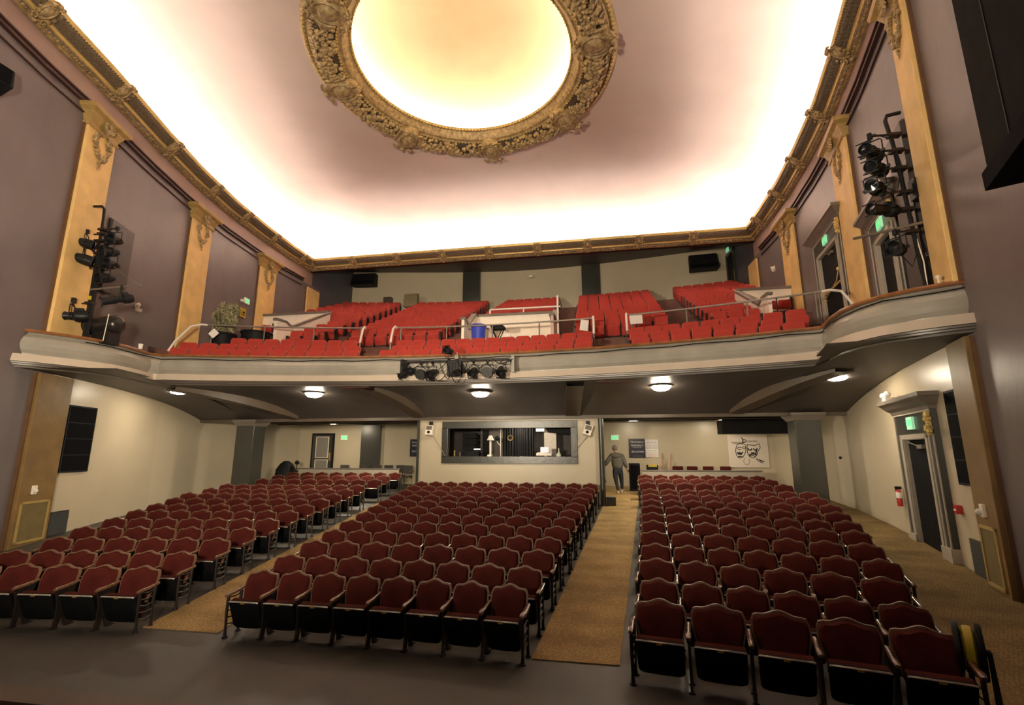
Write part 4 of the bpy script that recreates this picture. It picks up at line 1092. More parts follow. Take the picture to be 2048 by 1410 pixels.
# ================================================================ BALCONY RAILINGS
def railing(xa, xb, endL, endR, label):
    t = thing('guard_rail', label, 'railing', (0, 0, 0), group='pipe railings behind the front balcony rows')
    N = 16; yv = lambda x: arc(16.02, x, 0.0195); zt = 6.66
    mb = MB(); mb.tube([(lerp(xa, xb, i / N), yv(lerp(xa, xb, i / N)), zt) for i in range(N + 1)], 0.028, 8); mb.build('rail', M_PIPE, t, smooth=True)
    n_ = max(2, int(round((xb - xa) / 1.7)))
    for i in range(n_ + 1):
        x = lerp(xa + 0.15, xb - 0.15, i / n_); mb = MB(); mb.cyl((x, yv(x), 5.7), (x, yv(x), zt), 0.024, n=8); mb.build('post', M_PIPE, t)
    for x, e in ((xa, endL), (xb, endR)):
        if e == 'bend':
            y = yv(x); s = -1 if x == xa else 1
            mb = MB(); mb.tube([(x, y, zt), (x + s * 0.02, y - 0.10, zt + 0.02), (x + s * 0.03, y - 0.24, zt - 0.10), (x + s * 0.03, y - 0.36, zt - 0.45), (x + s * 0.03, y - 0.40, zt - 0.62)], 0.038, 8)
            mb.build('sloping_handrail', M_WHITEM, t, smooth=True)
            mb = MB(); mb.cyl((x + s * 0.03, y - 0.40, 5.2), (x + s * 0.03, y - 0.40, zt - 0.6), 0.028, n=8); mb.build('post', M_PIPE, t)
        elif e == 'curl':
            y = yv(x); s = -1 if x == xa else 1
            mb = MB(); mb.tube([(x, y, zt), (x + s * 0.15, y - 0.1, zt), (x + s * 0.32, y - 0.35, zt - 0.12), (x + s * 0.42, y - 0.8, zt - 0.75), (x + s * 0.42, y - 1.0, zt - 1.1)], 0.035, 8)
            mb.build('curved_end', M_WHITEM, t, smooth=True)
railing(-9.35, -4.2, 'curl', 'bend', 'grey pipe railing with a white curved end behind the front left red seats')
railing(-3.1, 3.7, 'bend', 'bend', 'long grey pipe railing behind the front centre red seats, below the blue bin')
railing(4.78, 9.9, 'bend', 'curl', 'grey pipe railing with white bent ends behind the front right red seats')
def sheet(x, y, z, w_, h, rz, ry, label):
    mb = MB(); mb.box(-w_ / 2, w_ / 2, -0.003, 0.003, -h, 0); o = mb.build('paper_notice', M_PAPER); o.location = (x, y, z); o.rotation_euler = (0, ry, rz)
    tag(o, label, 'paper', 'paper notices taped to the balcony rails')
sheet(3.45, 15.72, 6.6, 0.26, 0.36, 0.1, 0.15, 'white paper notice taped at the right end of the long centre railing')
sheet(5.05, 15.5, 6.62, 0.40, 0.28, 0.05, -0.05, 'white paper notice taped at the left end of the right railing')
sheet(-9.0, 14.35, 6.45, 0.24, 0.26, 0.3, 0.75, 'white diamond-turned paper notice hanging from the left railing near the plant')

# ================================================================ DOORS ON THE RIGHT WALL
def side_door(y0, y1, zf, zt, label, name, handle=None, closer=True, plinth=True, seed=1):
    """opening from y0 to y1 (depth), floor zf, head zt"""
    ym = (y0 + y1) / 2; (x, y), a = wf(1, ym); hw = (y1 - y0) / 2 * 1.02
    t = thing(name, None, None, (x, y, 0), a, kind='structure'); t['label'] = label
    D = 0.11
    mb = MB(); mb.box(-hw, hw, -0.1, 0.035, zf, zt); door = mb.build('door_leaf', mat('near_black_door_paint', (0.008, 0.0075, 0.008), 0.7, var=0.2, spec=0.08), t)
    mb = MB()
    for s in (-1, 1): mb.box(min(s * hw, s * (hw + 0.42)), max(s * hw, s * (hw + 0.42)), -0.15, D, zf, zt + 0.55)
    mb.box(-hw, hw, -0.15, D, zt, zt + 0.55)
    mb.build('surround', M_GREY, t)
    mb = MB()
    for s in (-1, 1):
        for e, w_, dd in ((0.0, 0.10, 0.03), (0.16, 0.03, 0.02), (0.37, 0.035, 0.02)):
            xa, xb = sorted((s * (hw + e), s * (hw + e + w_))); mb.box(xa, xb, D - 0.02, D + dd, zf, zt + (0.10 if e < 0.3 else 0.55))
    mb.box(-hw - 0.1, hw + 0.1, D - 0.02, D + 0.03, zt, zt + 0.10)
    mb.box(-hw - 0.405, hw + 0.405, D - 0.02, D + 0.02, zt + 0.52, zt + 0.56)
    for s in (-1, 1): mb.box(min(s * hw, s * (hw - 0.015)), max(s * hw, s * (hw - 0.015)), -0.1, D, zf, zt)
    mb.box(-hw, hw, -0.1, D, zt - 0.015, zt)
    mb.build('trim_moulding', M_TRIMW, t)
    mb = MB(); rows = []
    for e, z in ((0.0, zt + 0.55), (0.03, zt + 0.56), (0.05, zt + 0.62), (0.12, zt + 0.68), (0.20, zt + 0.78), (0.24, zt + 0.80), (0.24, zt + 0.88), (0.0, zt + 0.9)):
        rows.append([(-hw - 0.42 - e, -0.15, z), (-hw - 0.42 - e, D + e, z), (hw + 0.42 + e, D + e, z), (hw + 0.42 + e, -0.15, z)])
    mb.grid(rows); mb.build('cornice', M_GREYCAP, t)
    if plinth:
        mb = MB()
        for s in (-1, 1): mb.box(min(s * (hw - 0.0), s * (hw + 0.45)), max(s * (hw - 0.0), s * (hw + 0.45)), -0.15, D + 0.05, zf - 0.15, zf + 0.24)
        mb.build('plinth', M_TRIMW, t)
    mb = MB(); mb.box(-0.16, 0.16, D, D + 0.05, zt + 0.20, zt + 0.46); e = mb.build('exit_sign', M_EXIT, t)
    text('exit_lettering', 'EXIT', 0.17, M_EXITL, e, (0, D + 0.053, zt + 0.33), (pi / 2, 0, pi), 0.002)
    if closer:
        mb = MB(); mb.box(-0.30, -0.02, 0.035, 0.10, zt - 0.20, zt - 0.12); c = mb.build('door_closer', M_PIPE, t)
        mb = MB(); mb.tube([(-0.05, 0.08, zt - 0.15), (0.2, 0.16, zt - 0.07), (0.38, 0.08, zt - 0.02)], 0.012, 5); mb.build('closer_arm', M_PIPE, t)
    mb = MB(); rnd = random.Random(seed)
    for k in range(26): mb.ball((-hw - 0.44 + rnd.gauss(0, 0.02), D + 0.05 + rnd.random() * 0.06, zt + 0.05 + rnd.random() * 0.42), 0.03 + rnd.random() * 0.03, 5, 3)
    mb.build('scroll_bracket', M_GILTB, t, smooth=True, fix=False)
    if handle:
        mb = MB(); mb.box(-hw + 0.06, hw - 0.06, 0.05, 0.10, zf + 0.98, zf + 1.04); h = mb.build('push_bar', M_BRASS if handle == 'brass' else M_PIPE, t)
        mb = MB(); mb.tube([(0.1 - hw, 0.12, zf + 1.35), (0.25 - hw, 0.16, zf + 1.05), (hw - 0.18, 0.14, zf + 0.8)], 0.014, 6); mb.ball((hw - 0.2, 0.12, zf + 0.8), 0.055, 7, 5); mb.ball((-hw + 0.1, 0.12, zf + 1.36), 0.06, 7, 5); mb.build('door_hook', M_GILTB, t)
    return t
side_door(11.25, 12.55, 0.38, 2.64, 'tall grey-framed exit doorway with dark opening on the lower right wall', 'door_1', seed=2)
side_door(15.1, 16.75, 6.3, 8.55, 'upper grey-framed exit door with closer on the right balcony wall', 'door_2', handle='brass', seed=3, plinth=False)
side_door(11.35, 12.35, 5.0, 7.2, 'upper grey-framed exit door behind the right stage lights', 'door_3', seed=4, plinth=False, closer=False)
# upper rear right corner door
t = thing('door_4', 'small dark exit door at the rear right corner of the top balcony', None, (10.88, 28.0, 0), wf(1, 27.3)[1], kind='structure')
(xx, yy), a = wf(1, 26.9); t.location = (xx, yy, 0); t.rotation_euler = (0, 0, a)
mb = MB(); mb.box(-0.55, 0.55, 0, 0.05, 10.2, 12.9); mb.build('door_leaf', M_BLACKP, t)
mb = MB(); mb.box(-0.72, -0.55, 0, 0.12, 10.2, 13.05); mb.box(0.55, 0.72, 0, 0.12, 10.2, 13.05); mb.box(-0.72, 0.72, 0, 0.12, 12.9, 13.1); mb.build('door_frame', M_GREY, t)
mb = MB(); mb.box(-0.12, 0.2, 0.12, 0.2, 13.1, 13.32); mb.build('exit_sign', M_EXIT, t)
# rear left door on the main floor
t = thing('door_5', 'grey door with two pale panels in the rear wall at the left', None, (-10.15, 23.5, 0), 0, kind='structure')
mb = MB(); mb.box(-0.62, 0.62, -0.06, 0, 0.85, 3.32); mb.build('door_frame', M_BLACKP, t)
mb = MB(); mb.box(-0.54, 0.54, -0.09, -0.02, 0.85, 3.25); mb.build('door_leaf', M_GREY, t)
for z0, z1 in ((2.12, 3.12), (1.0, 1.98)):
    mb = MB(); mb.box(-0.32, 0.32, -0.10, -0.08, z0, z1); mb.build('door_panel', mat('grey_glazed_panel', (0.24, 0.22, 0.19), 0.4, var=0.06), t)
    mb = MB()
    for q in ((-0.35, 0.35, z1, z1 + 0.035), (-0.35, 0.35, z0 - 0.035, z0), (-0.36, -0.32, z0, z1), (0.32, 0.36, z0, z1)): mb.box(q[0], q[1], -0.105, -0.08, q[2], q[3])
    mb.build('panel_trim', M_WHITE, t)
mb = MB(); mb.box(0.40, 0.48, -0.11, -0.09, 1.95, 2.35); mb.build('push_plate', M_BRASS, t)

# ================================================================ WALL FITTINGS
def wallbox(name, side, ym, hw, z0, z1, d, m, label, cat, y_off=0.0, bevel=0.0, group=None, kind=None):
    (x, y), a = wf(side, ym, y_off); t = thing(name, label, cat, (x, y, 0), a, group, kind)
    return t
def grille(side, y0, y1, z0, z1, label, rows_=4):
    ym = (y0 + y1) / 2; t = wallbox('speaker_grille', side, ym, 0, 0, 0, 0, None, label, 'grille'); hw = (y1 - y0) / 2 * 1.04
    mb = MB(); mb.box(-hw, hw, 0.0, 0.05, z0, z1); mb.build('frame', mat('blue_black_frame', (0.02, 0.023, 0.03), 0.6, var=0.1, spec=0.1), t, bevel=0.008)
    for k in range(rows_):
        mb = MB(); h = (z1 - z0 - 0.06) / rows_; za = z0 + 0.03 + h * k; mb.box(-hw + 0.04, hw - 0.04, 0.045, 0.06, za + 0.012, za + h - 0.012); mb.build('mesh_panel', M_MESH, t)
grille(-1, 10.42, 11.4, 1.86, 3.56, 'tall black four-panel speaker grille on the cream left wall'); grille(1, 9.62, 10.3, 1.80, 3.46, 'tall black speaker grille on the cream right wall beside the gold pilaster')
def vent(side, y0, y1, z1, label):
    ym = (y0 + y1) / 2; t = wallbox('floor_vent', side, ym, 0, 0, 0, 0, None, label, 'vent'); hw = (y1 - y0) / 2 * 1.04; f = floorz(ym)
    mb = MB(); mb.box(-hw, hw, 0, 0.04, f, z1); mb.build('frame', M_GREY, t)
    mb = MB()
    for k in range(26): 
        z = f + 0.04 + (z1 - f - 0.08) * k / 25; mb.box(-hw + 0.04, hw - 0.04, 0.03, 0.052, z - 0.008, z + 0.008)
    mb.build('slats', M_GRILLE, t)
vent(-1, 10.35, 11.0, 0.92, 'low grey vent grille at the foot of the left wall'); vent(1, 9.72, 10.3, 0.90, 'low grey vent grille at the foot of the right wall')
def dark_panel(side, y0, y1, z0, z1, label):
    ym = (y0 + y1) / 2; t = wallbox('acoustic_panel', side, ym, 0, 0, 0, 0, None, label, 'panel'); hw = (y1 - y0) / 2 * 1.04
    mb = MB(); mb.box(-hw, hw, 0.0, 0.10, z0, z1); mb.build('board', mat('grey_brown_panel', (0.052, 0.046, 0.042), 0.5, var=0.18, vscale=6), t, bevel=0.01)
    mb = MB(); mb.box(-hw - 0.02, hw + 0.02, 0.0, 0.07, z0 - 0.02, z0); mb.box(-hw - 0.02, hw + 0.02, 0.0, 0.07, z1, z1 + 0.02); mb.build('edging', M_GREYCAP, t)
dark_panel(-1, 10.7, 11.65, 6.75, 8.85, 'dark rectangular wall panel behind the left stand of stage lights')
dark_panel(1, 10.0, 10.85, 5.4, 8.9, 'dark tall wall panel behind the right stand of stage lights')
def emergency(side, y, z, label, s=1.0, name='emergency_light'):
    t = wallbox(name, side, y, 0, 0, 0, 0, None, label, 'light')
    off = 0.14 if name == 'emergency_light_p' else 0
    mb = MB(); mb.box(-0.07 * s, 0.07 * s, 0, 0.06, z - 0.12 * s, z + 0.12 * s); mb.build('housing', M_WHITE, t, bevel=0.01)
    for k in (-1, 1):
        mb = MB(); mb.tube([(k * 0.05 * s, 0.05, z + 0.06 * s * k), (k * 0.08 * s, 0.12, z + 0.08 * s * k)], [0.04 * s, 0.06 * s], 10); mb.build('lamp_head', M_PAPER, t, smooth=True)
emergency(-1, 12.35, 6.75, 'small white twin-head emergency light on the purple left wall')
emergency(1, 21.3, 9.95, 'small white emergency light high on the purple right wall between two pilasters')
def em_pil(side, y, z, label):
    (x, yy), a = wf(side, y, 0.13); t = thing('wall_sensor', label, 'sensor', (x, yy, 0), a)
    mb = MB(); mb.box(-0.06, 0.06, 0, 0.05, z - 0.10, z + 0.10); mb.build('housing', M_WHITE, t, bevel=0.01)
    mb = MB(); mb.ball((0.02, 0.07, z - 0.02), 0.05, 8, 6); mb.build('lens', M_PAPER, t, smooth=True)
em_pil(-1, 9.65, 1.51, 'small white sensor box on the lower left gold pilaster'); em_pil(1, 9.26, 1.46, 'small white sensor box on the lower right gold pilaster')
(x, yy), a = wf(1, 10.52, 0.0); t = thing('fire_alarm', 'small red fire alarm box on the cream right wall', 'alarm', (x, yy, 0), a)
mb = MB(); mb.box(-0.07, 0.07, 0, 0.09, 1.28, 1.43); mb.build('housing', M_RDPAINT, t, bevel=0.01); mb = MB(); mb.box(-0.04, 0.04, 0.09, 0.10, 1.33, 1.36); mb.build('pull_bar', M_PAPER, t)
(x, yy), a = wf(1, 13.32, 0.0); t = thing('fire_extinguisher', 'red fire extinguisher with white label beside the exit doorway', 'extinguisher', (x, yy, 0), a)
mb = MB(); mb.lathe([(0.001, 1.13), (0.052, 1.14), (0.055, 1.16), (0.055, 1.45), (0.04, 1.5), (0.015, 1.52)], (0, 0.1, 0), 16); mb.build('cylinder', M_RDPAINT, t, smooth=True, fix=False)
mb = MB(); mb.lathe([(0.057, 1.32), (0.057, 1.45)], (0, 0.1, 0), 16); mb.build('label_band', M_PAPER, t, fix=False)
mb = MB(); mb.box(-0.03, 0.03, 0.04, 0.16, 1.52, 1.58); mb.tube([(0.03, 0.1, 1.55), (0.1, 0.12, 1.5), (0.1, 0.12, 1.2)], 0.012, 6); mb.build('valve', M_BLACK, t)
(x, yy), a = wf(1, 12.9, 0.0); t = thing('emergency_light', 'white twin-lamp emergency light on top of the lower exit door cornice', 'light', (x, yy, 3.53), a)
mb = MB(); mb.box(-0.1, 0.1, 0.05, 0.25, 0, 0.1); mb.build('housing', M_WHITE, t, bevel=0.01)
for q, r_ in (((-0.12, 0.2, 0.16), 0.075), ((0.1, 0.22, 0.14), 0.07)): mb = MB(); mb.ball(q, r_, 8, 6); mb.build('lamp_head', M_PAPER, t, smooth=True, fix=False)
# exit signs
def exit_sign(x, y, z, label, rz=0.0, text_=True):
    t = thing('exit_sign', label, 'sign', (x, y, z), rz)
    mb = MB(); mb.box(-0.19, 0.19, -0.05, 0.0, -0.13, 0.13); mb.build('housing', M_WHITE, t, bevel=0.008)
    mb = MB(); mb.box(-0.16, 0.16, -0.058, -0.049, -0.10, 0.10); f = mb.build('lit_face', M_EXIT, t)
    text('exit_lettering', 'EXIT', 0.17, M_EXITL, f, (0, -0.061, -0.0), (pi / 2, 0, 0), 0.002)
    return t
exit_sign(4.45, 23.5, 3.03, 'green lit exit sign on the rear wall above the walking man')
exit_sign(-9.0, 23.5, 3.10, 'green lit exit sign on the rear wall beside the grey panelled door')
(x, yy), a = wf(-1, 18.35, 0.0)
t = exit_sign(x + 0.02, yy, 8.87, 'green lit exit sign with white lamp heads on the purple left wall above the plant', a + pi)
for q in ((-0.28, -0.08, -0.08), (-0.42, -0.08, -0.1)): mb = MB(); mb.ball(q, 0.07, 7, 5); mb.build('lamp_head', M_PAPER, t, fix=False)
(x, yy), a = wf(-1, 18.2, 0.02)
t = thing('yellow_notice', 'small yellow notice on the purple left wall beside the plant', 'sign', (x, yy, 8.3), a)
mb = MB(); mb.box(-0.2, 0.2, 0, 0.015, -0.2, 0.2); mb.build('board', M_YELLOW, t); mb = MB(); mb.box(-0.12, 0.02, 0.015, 0.018, -0.03, 0.06); mb.box(-0.15, 0.1, 0.015, 0.018, -0.12, -0.08); mb.build('print', M_BLACKP, t)
# hanging speaker boxes at the upper rear corners
def rear_speaker(x, y, z0, z1, w_, label, ry):
    t = thing('wall_speaker', label, 'speaker', (x, y, 0), ry)
    mb = MB(); mb.hexa([(-w_, -0.35, z0), (w_, -0.35, z0), (w_, 0.3, z0), (-w_, 0.3, z0), (-w_, -0.1, z1), (w_, -0.1, z1), (w_, 0.3, z1), (-w_, 0.3, z1)]); mb.build('cabinet', M_BLACKP, t, bevel=0.015)
    mb = MB(); 
    for k in range(4): mb.box(-w_ + 0.05 + k * w_ / 2, -w_ + 0.02 + (k + 1) * w_ / 2, -0.36, -0.30, z0 + 0.08, z0 + 0.25)
    mb.build('grille', M_MESH, t)
rear_speaker(-10.5, 27.4, 12.6, 13.4, 0.75, 'black slanted loudspeaker box high in the rear left corner of the balcony', 0.05)
rear_speaker(9.75, 27.4, 12.3, 13.2, 0.72, 'black slanted loudspeaker box high in the rear right corner of the balcony', -0.08)
for x, s in ((-3.9, 'left'), (3.55, 'right')):
    mb = MB(); y = bw_y(x); mb.box(x - 0.55, x + 0.55, y - 0.25, y + 0.1, 9.8, 13.75); tag(mb.build('pilaster', M_GREY, bevel=0.02), 'plain dark grey pilaster on the rear balcony wall, the %s one' % s, 'pilaster', kind='structure')
simple('smoke_detector', 'small white round detector at the top of the rear balcony wall', 'detector', lambda mb: mb.lathe([(0.001, 0), (0.14, 0), (0.16, 0.08), (0.1, 0.13), (0.001, 0.14)], n=14), M_WHITE, (-0.1, 28.75, 13.0))
simple('projector_case', 'small dark equipment case on the top row at the rear left', 'case', lambda mb: mb.box(-0.25, 0.25, -0.2, 0.2, 0, 0.35), M_BEAM, (-9.1, 28.0, 11.6))
simple('lectern_case', 'tan slanted-top case at the rear left of the top balcony', 'case', lambda mb: mb.hexa([(-0.45, -0.2, 0), (0.45, -0.2, 0), (0.4, 0.2, 0), (-0.4, 0.2, 0), (-0.42, -0.1, 0.85), (0.42, -0.1, 0.85), (0.4, 0.2, 0.9), (-0.4, 0.2, 0.9)]), mat('tan_case', (0.22, 0.17, 0.10), 0.5, var=0.1), (-7.45, 27.7, 11.15))

# plant and bins
t = thing('potted_plant', 'bushy variegated plant in a black pot at the left balcony wall', 'plant', (-9.35, 15.05, 5.72))
mb = MB(); mb.lathe([(0.001, 0.02), (0.30, 0.02), (0.42, 0.72), (0.46, 0.74), (0.46, 0.80), (0.40, 0.80), (0.38, 0.70), (0.001, 0.68)], n=24); mb.build('pot', M_BLACKP, t, smooth=True, fix=False)
mb = MB(); rnd = random.Random(3)
for k in range(14):
    a = rnd.random() * 2 * pi; mb.tube([(0, 0, 0.65), (0.15 * cos(a), 0.15 * sin(a), 1.0), (0.35 * cos(a), 0.35 * sin(a), 1.5 + 0.2 * rnd.random())], [0.02, 0.015, 0.008], 5)
mb.build('stem', M_BEAM, t)
mb = MB()
for k in range(2300):
    # leaves inside an irregular crown
    u = Vector((rnd.gauss(0, 1), rnd.gauss(0, 1), rnd.gauss(0, 1))).normalized() * (rnd.random() ** 0.4)
    bl = [(0, 0, 1.62, 0.36), (-0.28, 0.1, 1.5, 0.27), (0.27, -0.1, 1.36, 0.27), (-0.05, 0.1, 1.15, 0.36), (0.1, 0.25, 1.75, 0.22), (0.05, -0.05, 0.95, 0.3)][k % 6]; c = Vector((bl[0] + u.x * bl[3], bl[1] + u.y * bl[3], bl[2] + u.z * bl[3]))
    d = Vector((rnd.gauss(0, 1), rnd.gauss(0, 1), rnd.gauss(0, 0.7))).normalized(); s_ = d.orthogonal().normalized(); L = 0.06 + 0.06 * rnd.random(); W = 0.018
    mb.add([c - d * L, c + s_ * W, c + d * L + Vector((0, 0, -0.03)), c - s_ * W, c + Vector((0, 0, 0.008))], [(0, 1, 4), (1, 2, 4), (2, 3, 4), (3, 0, 4)])
mb.build('foliage', mat('variegated_leaf', (0.10, 0.11, 0.045), 0.55, col2=(0.42, 0.38, 0.22), vscale=14), t, fix=False)
def bin_(x, y, z, m, label, name='waste_bin', h=0.85, r=0.4, lid=False):
    t = thing(name, label, 'bin', (x, y, z))
    mb = MB(); mb.lathe([(0.001, 0.0), (r * 0.78, 0.0), (r * 0.98, h - 0.05), (r * 1.06, h - 0.04), (r * 1.06, h), (r * 0.96, h), (r * 0.76, 0.03), (0.001, 0.03)], n=28); mb.build('body', m, t, smooth=True, fix=False)
    mb = MB()
    for s in (-1, 1): mb.tube([(s * r, -0.1, h - 0.1), (s * (r + 0.08), -0.05, h - 0.14), (s * (r + 0.08), 0.05, h - 0.14), (s * r, 0.1, h - 0.1)], 0.015, 6)
    mb.build('handle', m, t)
bin_(-8.25, 15.35, 5.72, M_BLACKP, 'large round black bin beside the potted plant at the left balcony wall', h=0.86, r=0.5)
bin_(-0.30, 16.45, 5.72, M_BLUE, 'bright blue plastic bin in front of the white stairwell parapet', h=1.06, r=0.27)
t = thing('folding_table', 'black folding tray table beside the blue bin', 'table', (0.42, 16.35, 5.72))
mb = MB(); mb.box(-0.24, 0.2, -0.16, 0.16, 0.93, 0.98); mb.box(-0.2, 0.26, -0.14, 0.14, 0.84, 0.93); mb.build('top', M_BLACKP, t)
for s in (-1, 1):
    for yv in (-0.13, 0.13): mb = MB(); mb.tube([(-0.19 * s, yv, 0.0), (0.19 * s, yv, 0.86)], 0.018, 6); mb.build('leg', M_BLACK, t)
simple('notice_card', 'small white card propped beside the black folding table', 'card', lambda mb: mb.box(-0.1, 0.1, -0.01, 0.01, 0, 0.68), M_PAPER, (0.78, 16.25, 5.73))
simple('paper_cup', 'small white drinking cup standing on the left box rail', 'cup', lambda mb: mb.lathe([(0.001, 0), (0.045, 0), (0.06, 0.14), (0.055, 0.14), (0.04, 0.01), (0.001, 0.01)], n=14), M_PAPER, (-8.56, 11.25, 5.15))

# stair handrail down the left wall behind the plant
mb = MB(); P = []
for y, z in ((17.0, 7.9), (18.2, 7.35), (19.4, 6.8)): P.append((wx(-1, y) + 0.12, y, z))
mb.tube(P, 0.03, 8); tag(mb.build('wall_handrail', M_WHITEM), 'pale handrail sloping down the purple left wall by the stairwell', 'handrail')
# ================================================================ REAR OF THE MAIN FLOOR
# low partition rails behind the last rows
for x0, x1, s in ((-9.5, -4.75, 'left'), (5.4, 9.75, 'right')):
    y = 20.55; f = floorz(y); t = thing('partition_rail', 'low pale partition with a dark cap rail behind the last row of the %s block' % s, 'partition', (0, y, f))
    mb = MB(); mb.box(x0, x1, -0.03, 0.03, 0, 0.78); mb.build('panel', M_TRIMW, t); mb = MB(); mb.box(x0 - 0.05, x1 + 0.05, -0.06, 0.06, 0.78, 0.83); mb.build('cap', M_GREYCAP, t, bevel=0.01)
# office chairs behind the left partition
def chair(x, y, rz, label, m, arms=False, grp=None):
    f = floorz(y); t = thing('stacking_chair', label, 'chair', (x, y, f), rz, grp)
    mb = MB(); mb.box(-0.22, 0.22, -0.22, 0.2, 0.42, 0.48); mb.build('seat', m, t, bevel=0.015)
    mb = MB(); mb.box(-0.22, 0.22, 0.17, 0.21, 0.58, 0.92); b = mb.build('backrest', m, t, bevel=0.018)
    for sx in (-1, 1):
        for sy in (-1, 1): mb = MB(); mb.cyl((sx * 0.21, 0.2 * sy, 0.0), (sx * 0.21, 0.19 * sy, 0.44 if sy < 0 else 0.9), 0.012, n=6); mb.build('leg', M_OLIVET if arms else M_BLACK, t)
    if arms:
        for sx in (-1, 1): mb = MB(); mb.box(sx * 0.25 - 0.02, sx * 0.25 + 0.02, -0.2, 0.2, 0.64, 0.67); mb.build('armrest', M_OLIVET, t)
M_CHAIR = mat('grey_brown_upholstery', (0.045, 0.04, 0.036), 0.8, var=0.15)
for x, l in ((-8.35, 'leftmost of the row'), (-7.3, 'second from the left'), (-6.7, 'third from the left'), (-6.1, 'fourth from the left'), (-5.5, 'fifth from the left')):
    chair(x, 22.3, 0, 'dark grey stacking chair behind the left partition, ' + l, M_CHAIR, grp='grey stacking chairs at the rear left')
chair(-4.85, 21.6, 0, 'dark upholstered armchair with pale wooden arms beside the booth', M_CHAIR, arms=True)
for x, l in ((6.0, 'leftmost of the row'), (7.05, 'second from the left'), (7.65, 'third from the left'), (8.3, 'fourth from the left'), (9.0, 'rightmost of the row')):
    chair(x, 22.6, 0, 'maroon stacking chair behind the right partition, ' + l, M_VELVET, grp='maroon stacking chairs at the rear right')
for i, (x0, x1, h) in enumerate(((6.4, 6.5, 2.35), (6.62, 6.9, 2.3), (6.55, 6.62, 2.0), (7.0, 7.05, 1.9))):
    mb = MB(); mb.tube([(x0, 22.9, 0.86), (x1, 23.4, h)], 0.022, 6)
    tag(mb.build('wooden_pole', mat('pinkish_wood', (0.42, 0.2, 0.12), 0.6, var=0.2)), 'thin reddish wooden pole leaning on the rear wall, %s' % ('leftmost', 'third from the left', 'second from the left and short', 'rightmost')[i], 'pole', 'wooden poles leaning on the rear wall')
# black loudspeaker and case by the aisle
t = thing('floor_speaker', 'tall black loudspeaker standing by the rear wall beside the right aisle', 'speaker', (5.12, 20.9, floorz(20.9)))
mb = MB(); mb.box(-0.22, 0.2, -0.2, 0.2, 0, 1.08); mb.build('cabinet', M_BLACKP, t, bevel=0.02); mb = MB(); mb.box(-0.18, 0.16, -0.21, -0.195, 0.1, 1.0); mb.build('grille', M_MESH, t)
mb = MB(); mb.box(-0.28, -0.22, -0.08, 0.08, 0.72, 0.82); mb.build('handle', M_BLACK, t)
t = thing('equipment_case', 'black case with a yellow lid strip beside the tall black loudspeaker', 'case', (5.88, 21.7, floorz(21.7)))
mb = MB(); mb.box(-0.22, 0.22, -0.2, 0.2, 0, 1.0); mb.build('body', M_BLACKP, t, bevel=0.015); mb = MB(); mb.box(-0.17, 0.17, -0.21, -0.18, 0.92, 1.02); mb.build('lid_strip', M_YELLOW, t)
# step box by the post
t = thing('floor_box', 'small grey box on the carpet at the foot of the round post', 'box', (4.08, BY - 0.05, floorz(BY)))
mb = MB(); mb.box(-0.15, 0.15, -0.15, 0.15, 0, 0.25); mb.build('body', M_GREY, t, bevel=0.01); mb = MB(); mb.box(-0.16, 0.16, -0.16, 0.16, 0.25, 0.27); mb.build('lid', M_GREYCAP, t)
# covered table / draped thing at rear left corner
t = thing('draped_machine', 'black draped machine with a small lamp in the rear left corner', 'machine', (-10.45, 21.0, floorz(21)))
mb = MB(); rows = []
for z, r in ((0, 0.48), (0.4, 0.46), (0.75, 0.42), (1.0, 0.26), (1.12, 0.1)):
    rows.append([(r * cos(a) * (1 + 0.06 * sin(5 * a)), r * sin(a) * (1 + 0.06 * cos(4 * a)), z) for a in [2 * pi * k / 20 for k in range(20)]])
mb.grid(rows, closed=True); mb.build('drape', M_BLACKP, t, smooth=True)
mb = MB(); mb.cyl((0.55, 0, 0.5), (0.55, 0, 1.0), 0.02); mb.ball((0.55, 0, 1.05), 0.1, 10, 8); mb.build('lamp', M_BLACK, t)
mb = MB(); mb.box(0.25, 0.95, -0.2, 0.2, 0.62, 0.68); mb.build('tray', M_BLACK, t)
# duct at the rear right
t = thing('air_duct', 'long dark grey air duct under the ceiling at the rear right', 'duct', (9.4, 20.0, 0))
mb = MB(); mb.hexa([(-1.1, -0.3, 3.05), (1.5, -0.3, 3.05), (1.5, 0.5, 3.05), (-1.1, 0.5, 3.05), (-1.1, -0.45, 3.55), (1.5, -0.45, 3.55), (1.5, 0.5, 3.55), (-1.1, 0.5, 3.55)]); mb.build('duct_body', M_BLACKP, t)
mb = MB(); mb.box(-8.0, -7.0, 23.3, 23.5, 0.86, 3.7); tag(mb.build('pilaster', M_GREY), 'flat grey pilaster on the rear wall left of the booth', 'pilaster', kind='structure')
# signs on the rear wall
t = thing('sponsor_board', 'navy board with pale lettering and a phone number on the rear wall', 'sign', (5.42, 23.48, 2.56))
mb = MB(); mb.box(-0.36, 0.36, -0.03, 0.0, -0.42, 0.42); b = mb.build('board', M_NAVY, t)
for s, z, sz in (('Marketplace', 0.27, 0.115), ("Sotheby's", 0.12, 0.14), ('INTERNATIONAL REALTY', 0.02, 0.035), ('405.253.9090', -0.17, 0.10), ('Each office independently owned', -0.36, 0.032)):
    text('lettering', s, sz, M_PAPER, b, (0.02, -0.034, z), depth=0.002)
t = thing('price_board', 'white board with rows of small purple and red print on the rear wall', 'sign', (6.08, 23.48, 2.55))
mb = MB(); mb.box(-0.28, 0.28, -0.025, 0.0, -0.40, 0.38); b = mb.build('board', M_PAPER, t)
mp_ = mat('violet_print', (0.16, 0.10, 0.22), 0.7); mr_ = mat('red_print', (0.5, 0.12, 0.1), 0.7)
